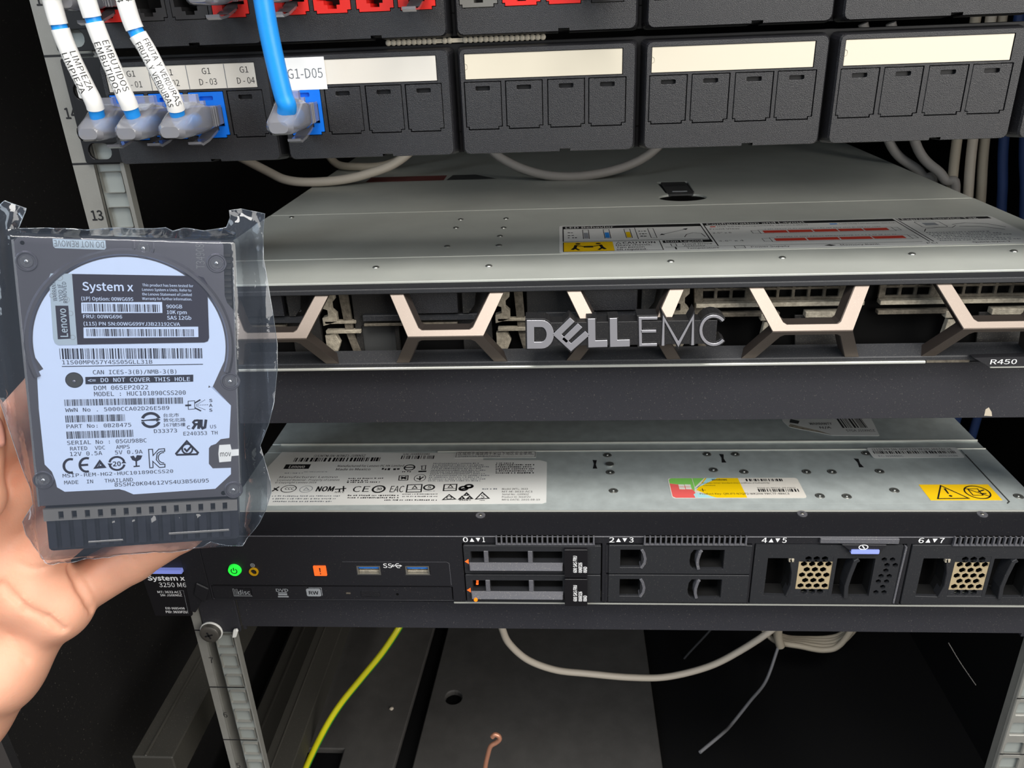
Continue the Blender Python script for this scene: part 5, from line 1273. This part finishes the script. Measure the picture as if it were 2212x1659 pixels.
dt(ZA, '900GB', 1285, 878, 1405, 876, 32, 'drive_label', 0.02, False); dt(ZA, '10K rpm', 1288, 922, 1440, 920, 32, 'drive_label', 0.02, False); dt(ZA, 'SAS 12Gb', 1290, 966, 1475, 962, 32, 'drive_label', 0.02, False)
dt(ZA, '(11S) PN SN:00WG699YJ3B23192CVA', 648, 1012, 1388, 1008, 30, 'drive_label', 0.02, False)
mb.flat(D, [dP(ZA, [(645, 1024), (1528, 1018), (1530, 1098), (647, 1106)])], c, 'drive_label'); dbar(ZA, 670, 1094, 1505, 1090, 64, 0.28, 32, c + 0.05, 'sticker_black')
mb.build('product_sticker', label, label='black sticker with white print and barcodes')
mb = MB(); mb.plate(D, [dP(ZA, [(380, 640), (392, 608), (556, 610), (598, 1157), (450, 1160), (425, 1145), (412, 1110)])], 0.22, 0.32, 'sticker_silver'); c = 0.36
mb.flat(D, [dP(ZA, [(428, 856), (528, 856), (548, 1110), (448, 1115)])], c, 'sticker_black')
a0, b0 = da(ZA, 462, 1095); a1, b1 = da(ZA, 505, 878); mb.text(D, 'Lenovo', a0 + 0.3, a0 + 2.6, b0, b1, c + 0.05, 'sticker_silver', 0.03, rot=90)
for i, (t, x, y0, y1) in enumerate((('WARRANTY', 412, 820, 655), ('VOID IF', 458, 822, 690), ('REMOVED', 492, 835, 672))):
    a0, b0 = da(ZA, x, y0); a1, b1 = da(ZA, x, y1); mb.text(D, t, a0, a0 + 1.25, b0, b1, c, 'drive_ink', 0.0, rot=90)
for p, r in ((ZA(460, 640), 1.0), (ZA(402, 778), 0.7), (ZA(545, 915), 0.8), (ZA(562, 1100), 0.8), (ZA(515, 810), 0.9)):
    a, b = on_drive(*p); mb.stroke(D, circ(a, b, r, 14), 0.12, c, c, 'print_grey', closed=True)
mb.build('warranty_sticker', label, label='silver warranty sticker')
mb = MB(); mb.plate(D, [[(a_, min(b_, 48.2)) for a_, b_ in dP(ZA, [(403, 308), (458, 312), (466, 342), (760, 348), (762, 318), (810, 320), (818, 415), (805, 426), (428, 414), (412, 400)])]], 0.05, 0.15, 'sticker_silver'); c = 0.2
a0, b0 = da(ZA, 418, 400); a1, b1 = da(ZA, 800, 362); mb.text(D, 'DO NOT REMOVE', a0, a1, b0, b1 - 0.1, c, 'ink_grey', 0.0, rot=180)
mb.build('seal_sticker', hd, label='silver seal sticker with upside-down print')
mb = MB(); mb.plate(D, [dP(ZB, [(1690, 575), (1775, 570), (1785, 610), (1840, 606), (1840, 655), (1785, 660), (1780, 700), (1690, 708), (1683, 640)])], 0.05, 0.15, 'paper'); c = 0.2
a0, b0 = da(ZB, 1690, 640); a1, b1 = da(ZB, 1785, 600); mb.text(D, 'mov', a0 + 0.3, a1 - 0.3, b0 - 1.2, b1 - 1.0, c, 'ink', 0.0)
mb.build('void_sticker', hd)
# slotted bracket and connector fins at the lower end
mb = MB()
sl = []
for i in range(14):
    a = -28.6 + i * 4.35; sl.append(rect(a, -53.6, a + 1.7, -50.6))
mb.plate(D, [rect(-33.5, -54.2, 33.3, -49.6)] + sl, -1.6, -0.2, 'bracket_metal'); mb.build('slotted_bracket', hd, bevel=0.2)
mb = MB(); mb.plate(D, [rrect(-33.8, -68.0, 33.5, -49.2, 1.5, 3)], -14.0, -4.2, 'fin_black')
for i in range(15):
    a = -33.2 + i * 4.35; mb.box(D, a, -66.2, a + 2.9, -54.0, -4.2, -2.2, 'fin_black')
mb.box(D, 8, -63.5, 30, -62.6, -2.2, -1.8, 'bracket_metal'); mb.box(D, -20, -64.8, -8, -64, -2.2, -1.9, 'bracket_metal')
mb.build('connector_carrier', hd, bevel=0.4)

# ---- clear bag
outline_px = [(0, 446), (15, 433), (40, 442), (60, 450), (52, 476), (46, 492), (110, 492), (180, 497), (250, 493), (330, 495), (357, 492), (372, 500), (395, 494), (440, 500), (489, 492), (497, 470), (495, 455), (520, 452), (572, 462), (568, 500), (569, 560), (578, 610), (590, 680), (599, 745), (599, 800), (592, 870), (580, 920), (562, 965), (572, 1000), (584, 1040), (586, 1065), (574, 1105), (560, 1133), (540, 1160), (524, 1181), (490, 1180), (455, 1176), (430, 1186), (380, 1193), (300, 1201), (230, 1206), (150, 1212), (118, 1214), (100, 1211), (85, 1196), (73, 1180), (58, 1152), (51, 1124), (60, 1108), (72, 1088), (66, 1050), (46, 998), (24, 932), (0, 862), (-14, 780), (-14, 640), (-6, 540)]
O2 = [tuple(on_drive(x, y, -5.0)) for x, y in outline_px]
O2 = [(min(a, -36.9) if -66 < b < 48 and a < 0 else a, min(b, -69.6) if b < -64 and abs(a) < 34 else b) for a, b in O2]
def film_grid(step=1.35):
    pts = []; edges = []
    n = len(O2)
    for i in range(n):
        p, q = Vector(O2[i]), Vector(O2[(i + 1) % n]); k = max(1, int((q - p).length / step))
        for j in range(k): pts.append(p.lerp(q, j / k))
    nb = len(pts); edges = [(i, (i + 1) % nb) for i in range(nb)]
    from mathutils.geometry import intersect_point_quad_2d
    def inside(x, y):
        r = False; j = nb - 1
        for i in range(nb):
            a, b = pts[i], pts[j]
            if (a.y > y) != (b.y > y) and x < (b.x - a.x) * (y - a.y) / (b.y - a.y) + a.x: r = not r
            j = i
        return r
    ins = []
    y = -80.0; row = 0
    while y < 62:
        x = -46.0 + (row % 2) * step * 0.5
        while x < 52:
            if inside(x, y) and min((Vector((x, y)) - p).length for p in pts) > step * 0.55: ins.append(Vector((x, y)))
            x += step
        y += step * 0.87; row += 1
    loops = []
    for mgn in (0.15, 1.1):
        lp = [Vector(q) for q in rrect(-35.0 - mgn, -68.3 - mgn, 35.0 + mgn, 48.7 + mgn, 1.0 + mgn, 3)]; dense = []
        for i in range(len(lp)):
            p, q = lp[i], lp[(i + 1) % len(lp)]; k = max(1, int((q - p).length / 1.3))
            dense += [p.lerp(q, j / k) for j in range(k)]
        loops += [q for q in dense if inside(q.x, q.y) and min((q - p).length for p in pts) > 0.45]
    LA = np.array([tuple(q) for q in loops])
    ins = [q for q in ins if np.min(np.hypot(LA[:, 0] - q.x, LA[:, 1] - q.y)) > 0.75] + loops
    v, e, f, *_ = delaunay_2d_cdt(pts + ins, edges, [], 1, 1e-5)
    return [tuple(q) for q in v], [tuple(q) for q in f], nb, pts
GV, GF, NB, GP = film_grid()
GPn = np.array([tuple(q) for q in GP])
def sstep(t): t = min(max(t, 0), 1); return t * t * (3 - 2 * t)
def film_c(a, b, side):
    dx = max(abs(a) - 35.1, 0); dy = max(b - 48.8, -68.4 - b, 0)
    d = math.hypot(dx, dy)                                             # distance outside the drive
    e = float(np.min(np.hypot(GPn[:, 0] - a, GPn[:, 1] - b)))          # distance to the welded rim
    front = 1.45
    back = -15.5
    # middle surface of the loose margins: broad folds running along the seam
    mid = -6.5 + (3.0 if a < -20 else 0.0) * sstep((-20 - a) / 12)
    mid += 2.4 * noise.noise(Vector((a * 0.17, b * 0.028, 3.0))) + 1.0 * noise.noise(Vector((a * 0.33, b * 0.06, 8.0)))
    if b > 46 or b < -58: mid += 1.8 * noise.noise(Vector((a * 0.21, b * 0.16, 4.4)))
    if d <= 0:
        if side < 0: return back
        w = noise.noise(Vector((a * 0.10, b * 0.04, 2.0)))
        f = front + 0.10 * abs(w)
        if b < -52: f += (1.9 * max(0.0, noise.noise(Vector((a * 0.42 + b * 0.05, b * 0.03, 5.0))) - 0.10) + 0.3 * noise.noise(Vector((a * 0.6, b * 0.10, 1.0)))) * sstep((-52 - b) / 4) + 0.3 * sstep((-52 - b) / 4)
        return f
    t = sstep(d / max(d + e, 1e-6)); t = t ** 0.8
    hw = 0.12 + 0.9 * min(e / 6, 1) * (0.6 + noise.noise(Vector((a * 0.25, b * 0.04, 6.0))))
    return (front if side > 0 else back) * (1 - t) + (mid + side * hw) * t
bag = MB()
for side in (1, -1):
    vs = [D(a, b, film_c(a, b, side)) for a, b in GV]
    bag.add(vs, GF, 'film')
# thin weld bead round the rim
rim = [Vector(D(a, b, film_c(a, b, 1))) for a, b in GV[:NB]]
plastic = bag.build('plastic_bag', None, D(0, -75, -7), smooth=True, angle=70)
tag(plastic, 'clear plastic bag sealed around the hard drive', 'bag')
bd = MB(); bd.tube(rim + [rim[0]], 0.16, 'film_edge', 5, caps=False); bd.build('weld_seam', plastic, smooth=True)

# ================================================================== the hand
def smin(a, b, k):
    h = np.clip(0.5 + 0.5 * (b - a) / k, 0, 1); return b * (1 - h) + a * h - k * h * (1 - h)
def cone(P, a, b, ra, rb, flat=None):
    a = np.array(a, float); b = np.array(b, float); ab = b - a
    t = np.clip(((P - a) @ ab) / (ab @ ab), 0, 1)
    return np.linalg.norm(P - a - t[..., None] * ab, axis=-1) - (ra + (rb - ra) * t)
FING = {  # drive frame a, b, c in mm: knuckle -> tip with radii
    'index': [(-77, -62, -37, 11.5), (-50, -30, -30, 9.6), (-32, -8, -26.5, 8.6), (-17, 9, -25.0, 7.6)],
    'middle': [(-64, -74, -37, 11.5), (-34, -42, -30, 9.8), (-12, -18, -26.8, 8.8), (4, 0, -25.2, 7.8)],
    'ring': [(-52, -88, -36, 11.2), (-20, -60, -30, 9.4), (2, -40, -26.5, 8.5), (19, -25, -25.0, 7.5)],
    'little': [(-36, -107, -45, 11.0), (-13, -92.5, -43, 10.2), (8, -78.5, -38, 9.0), (22, -68, -31.5, 7.2)],
}
def hand_sdf(P):
    d = None
    wrist = (-118, -176, -48)
    for n_, (kx, ky, kc, kr) in (('index', (-77, -62, -37, 12)), ('middle', (-64, -74, -38, 12.5)), ('ring', (-52, -88, -38, 12.5)), ('little', (-39, -104, -39, 11.5))):
        w = np.array(wrist) + {'index': (-16, 14, 2), 'middle': (-6, 5, 0), 'ring': (6, -5, 0), 'little': (17, -15, 0)}[n_]
        q = cone(P, (kx, ky, kc), w, kr, 16); d = q if d is None else smin(d, q, 9)
    # heel and pads of the palm
    for c_, r in (((-40, -109, -33), 11.5), ((-52, -97, -32), 11.5), ((-68, -84, -31), 11.5), ((-66, -138, -34), 15.5), ((-84, -160, -38), 17), ((-104, -122, -32), 18)):
        q = np.linalg.norm(P - np.array(c_), axis=-1) - r; d = smin(d, q, 11)
    d = smin(d, cone(P, wrist, (-190, -262, -62), 27, 31), 14)
    # thumb
    d = smin(d, cone(P, (-112, -128, -30), (-84, -82, -18), 16, 12.5), 10)
    t = cone(P, (-84, -82, -18), (-60, -50, -15), 12.0, 10.0); d = smin(d, t, 6)
    t = cone(P, (-60, -50, -15), (-55.0, -16, -14), 9.8, 8.4); d = smin(d, t, 4)
    for n_, ch in FING.items():
        for i in range(3):
            q = cone(P, ch[i][:3], ch[i + 1][:3], ch[i][3], ch[i + 1][3]); d = smin(d, q, (1.5 if n_ == 'little' else 5) if i == 0 else 2.5)
    for A, B, r in CREASES:
        q = cone(P, A, B, r, r); d = -smin(-d, q, 1.2)
    return d
def surface_net(f, lo, hi, h):
    n = [int(math.ceil((hi[i] - lo[i]) / h)) + 1 for i in range(3)]
    ax = [lo[i] + h * np.arange(n[i]) for i in range(3)]
    K = 4; nc = [k // K + 2 for k in n]
    C = np.empty(nc); ca = [lo[i] + h * K * np.arange(nc[i]) for i in range(3)]
    for i in range(nc[0]):
        Y, Z = np.meshgrid(ca[1], ca[2], indexing='ij'); C[i] = f(np.stack([np.full_like(Y, ca[0][i]), Y, Z], -1))
    S = C.repeat(K, 0).repeat(K, 1).repeat(K, 2)[:n[0], :n[1], :n[2]].copy()
    near = np.argwhere(np.abs(S) < h * K * 1.9)
    for i in range(0, len(near), 200000):
        q = near[i:i + 200000]; S[q[:, 0], q[:, 1], q[:, 2]] = f(q * h + np.array(lo))
    ins = S < 0
    acc = np.zeros([k - 1 for k in n] + [3]); cnt = np.zeros([k - 1 for k in n])
    sl = lambda o, s: tuple(slice(o[i], o[i] + s[i]) for i in range(3))
    cs = [k - 1 for k in n]
    for axis in range(3):
        o1, o2 = [(1, 2), (0, 2), (0, 1)][axis]
        for u in (0, 1):
            for v in (0, 1):
                off = [0, 0, 0]; off[o1] = u; off[o2] = v; of2 = list(off); of2[axis] += 1
                A = S[sl(off, cs)]; B = S[sl(of2, cs)]; x = (A < 0) != (B < 0)
                t = np.where(x, A / np.where(x, A - B, 1), 0)
                p = np.zeros(cs + [3]); p[..., o1] = u; p[..., o2] = v; p[..., axis] = t
                acc += p * x[..., None]; cnt += x
    m = cnt > 0; idx = -np.ones(cs, int); idx[m] = np.arange(m.sum())
    g = np.argwhere(m); V = (g + acc[m] / cnt[m][:, None]) * h + np.array(lo)
    F_ = []
    for axis in range(3):
        o1, o2 = [(1, 2), (2, 0), (0, 1)][axis]
        A = ins; sh = [slice(None)] * 3; s2 = [slice(None)] * 3; sh[axis] = slice(0, -1); s2[axis] = slice(1, None)
        x = A[tuple(sh)] != A[tuple(s2)]
        for q in np.argwhere(x):
            if q[o1] == 0 or q[o2] == 0 or q[o1] >= cs[o1] or q[o2] >= cs[o2]: continue
            c4 = []
            for du, dv in ((0, 0), (1, 0), (1, 1), (0, 1)):
                r = q.copy(); r[o1] -= du; r[o2] -= dv; c4.append(idx[tuple(r)])
            if min(c4) >= 0: F_.append(tuple(int(k) for k in (c4 if A[tuple(q)] else c4[::-1])))
    return V, F_
CREASES = []
def skin_at(px, py):
    dr = ray(px, py); n = -DM[:, 1]; o = np.array([(CAM - DW) @ DM[:, 0], (CAM - DW) @ DM[:, 2], (CAM - DW) @ n]); k = np.array([dr @ DM[:, 0], dr @ DM[:, 2], dr @ n]); k /= np.linalg.norm(k)
    t = 220.0
    for _ in range(120):
        q = o + k * t; dd = float(hand_sdf(q[None, :])[0])
        if dd < 0.05: return tuple(o + k * (t + 0.2))
        t += max(dd * 0.7, 0.05)
    return None
_new = []
for line, r in (([(5, 1262), (30, 1290), (58, 1318), (100, 1335), (135, 1362), (160, 1398), (172, 1412)], 1.5), ([(150, 1222), (158, 1240), (172, 1270), (190, 1300), (200, 1318)], 1.7), ([(258, 1186), (275, 1202), (292, 1212)], 0.5), ([(20, 1370), (60, 1430), (110, 1470)], 0.4), ([(40, 1215), (70, 1228), (100, 1226)], 0.5)):
    hp = [skin_at(*p) for p in line]; hp = [p for p in hp if p]
    _new += [(p, q, r) for p, q in zip(hp, hp[1:])]
CREASES += _new
HV, HF = surface_net(hand_sdf, (-232, -310, -96), (40, 30, 24), 1.15)
mb = MB(); mb.add([D(a, b, c_) for a, b, c_ in HV], HF, 'skin')
hand = mb.build('person', None, D(-80, -140, -40), smooth=True, angle=180)
tag(hand, "person's bare left hand, palm up, holding the bagged hard drive from below", 'person')
sm = hand.modifiers.new('smooth', 'SMOOTH'); sm.iterations = 3; sm.factor = 0.5
mb = MB()
def nail_frame(u, v):                     # on the camera-facing side of the thumb tip
    an = math.radians(55 + v); base = Vector((-55.4 - u * 0.12, -22 + u, -14.0)); r = 9.0 - abs(u) * 0.02
    return D(base.x + r * math.cos(an), base.y, base.z + r * math.sin(an))
vs = []; fs = []
for i in range(9):
    for j in range(9):
        u = -6 + 12 * i / 8; lim = 1 - 0.25 * abs((i - 4) / 4) ** 3; vs.append(nail_frame(u, (-42 + 84 * j / 8) * lim))
for i in range(8):
    for j in range(8): fs.append((i * 9 + j, i * 9 + j + 1, (i + 1) * 9 + j + 1, (i + 1) * 9 + j))
mb.add(vs, fs, 'nail'); nl = mb.build('thumbnail', hand, smooth=True); sd = nl.modifiers.new('solid', 'SOLIDIFY'); sd.thickness = 0.0006; sd.offset = 0

for ob in bpy.data.objects:
    if '_o' in ob: del ob['_o']
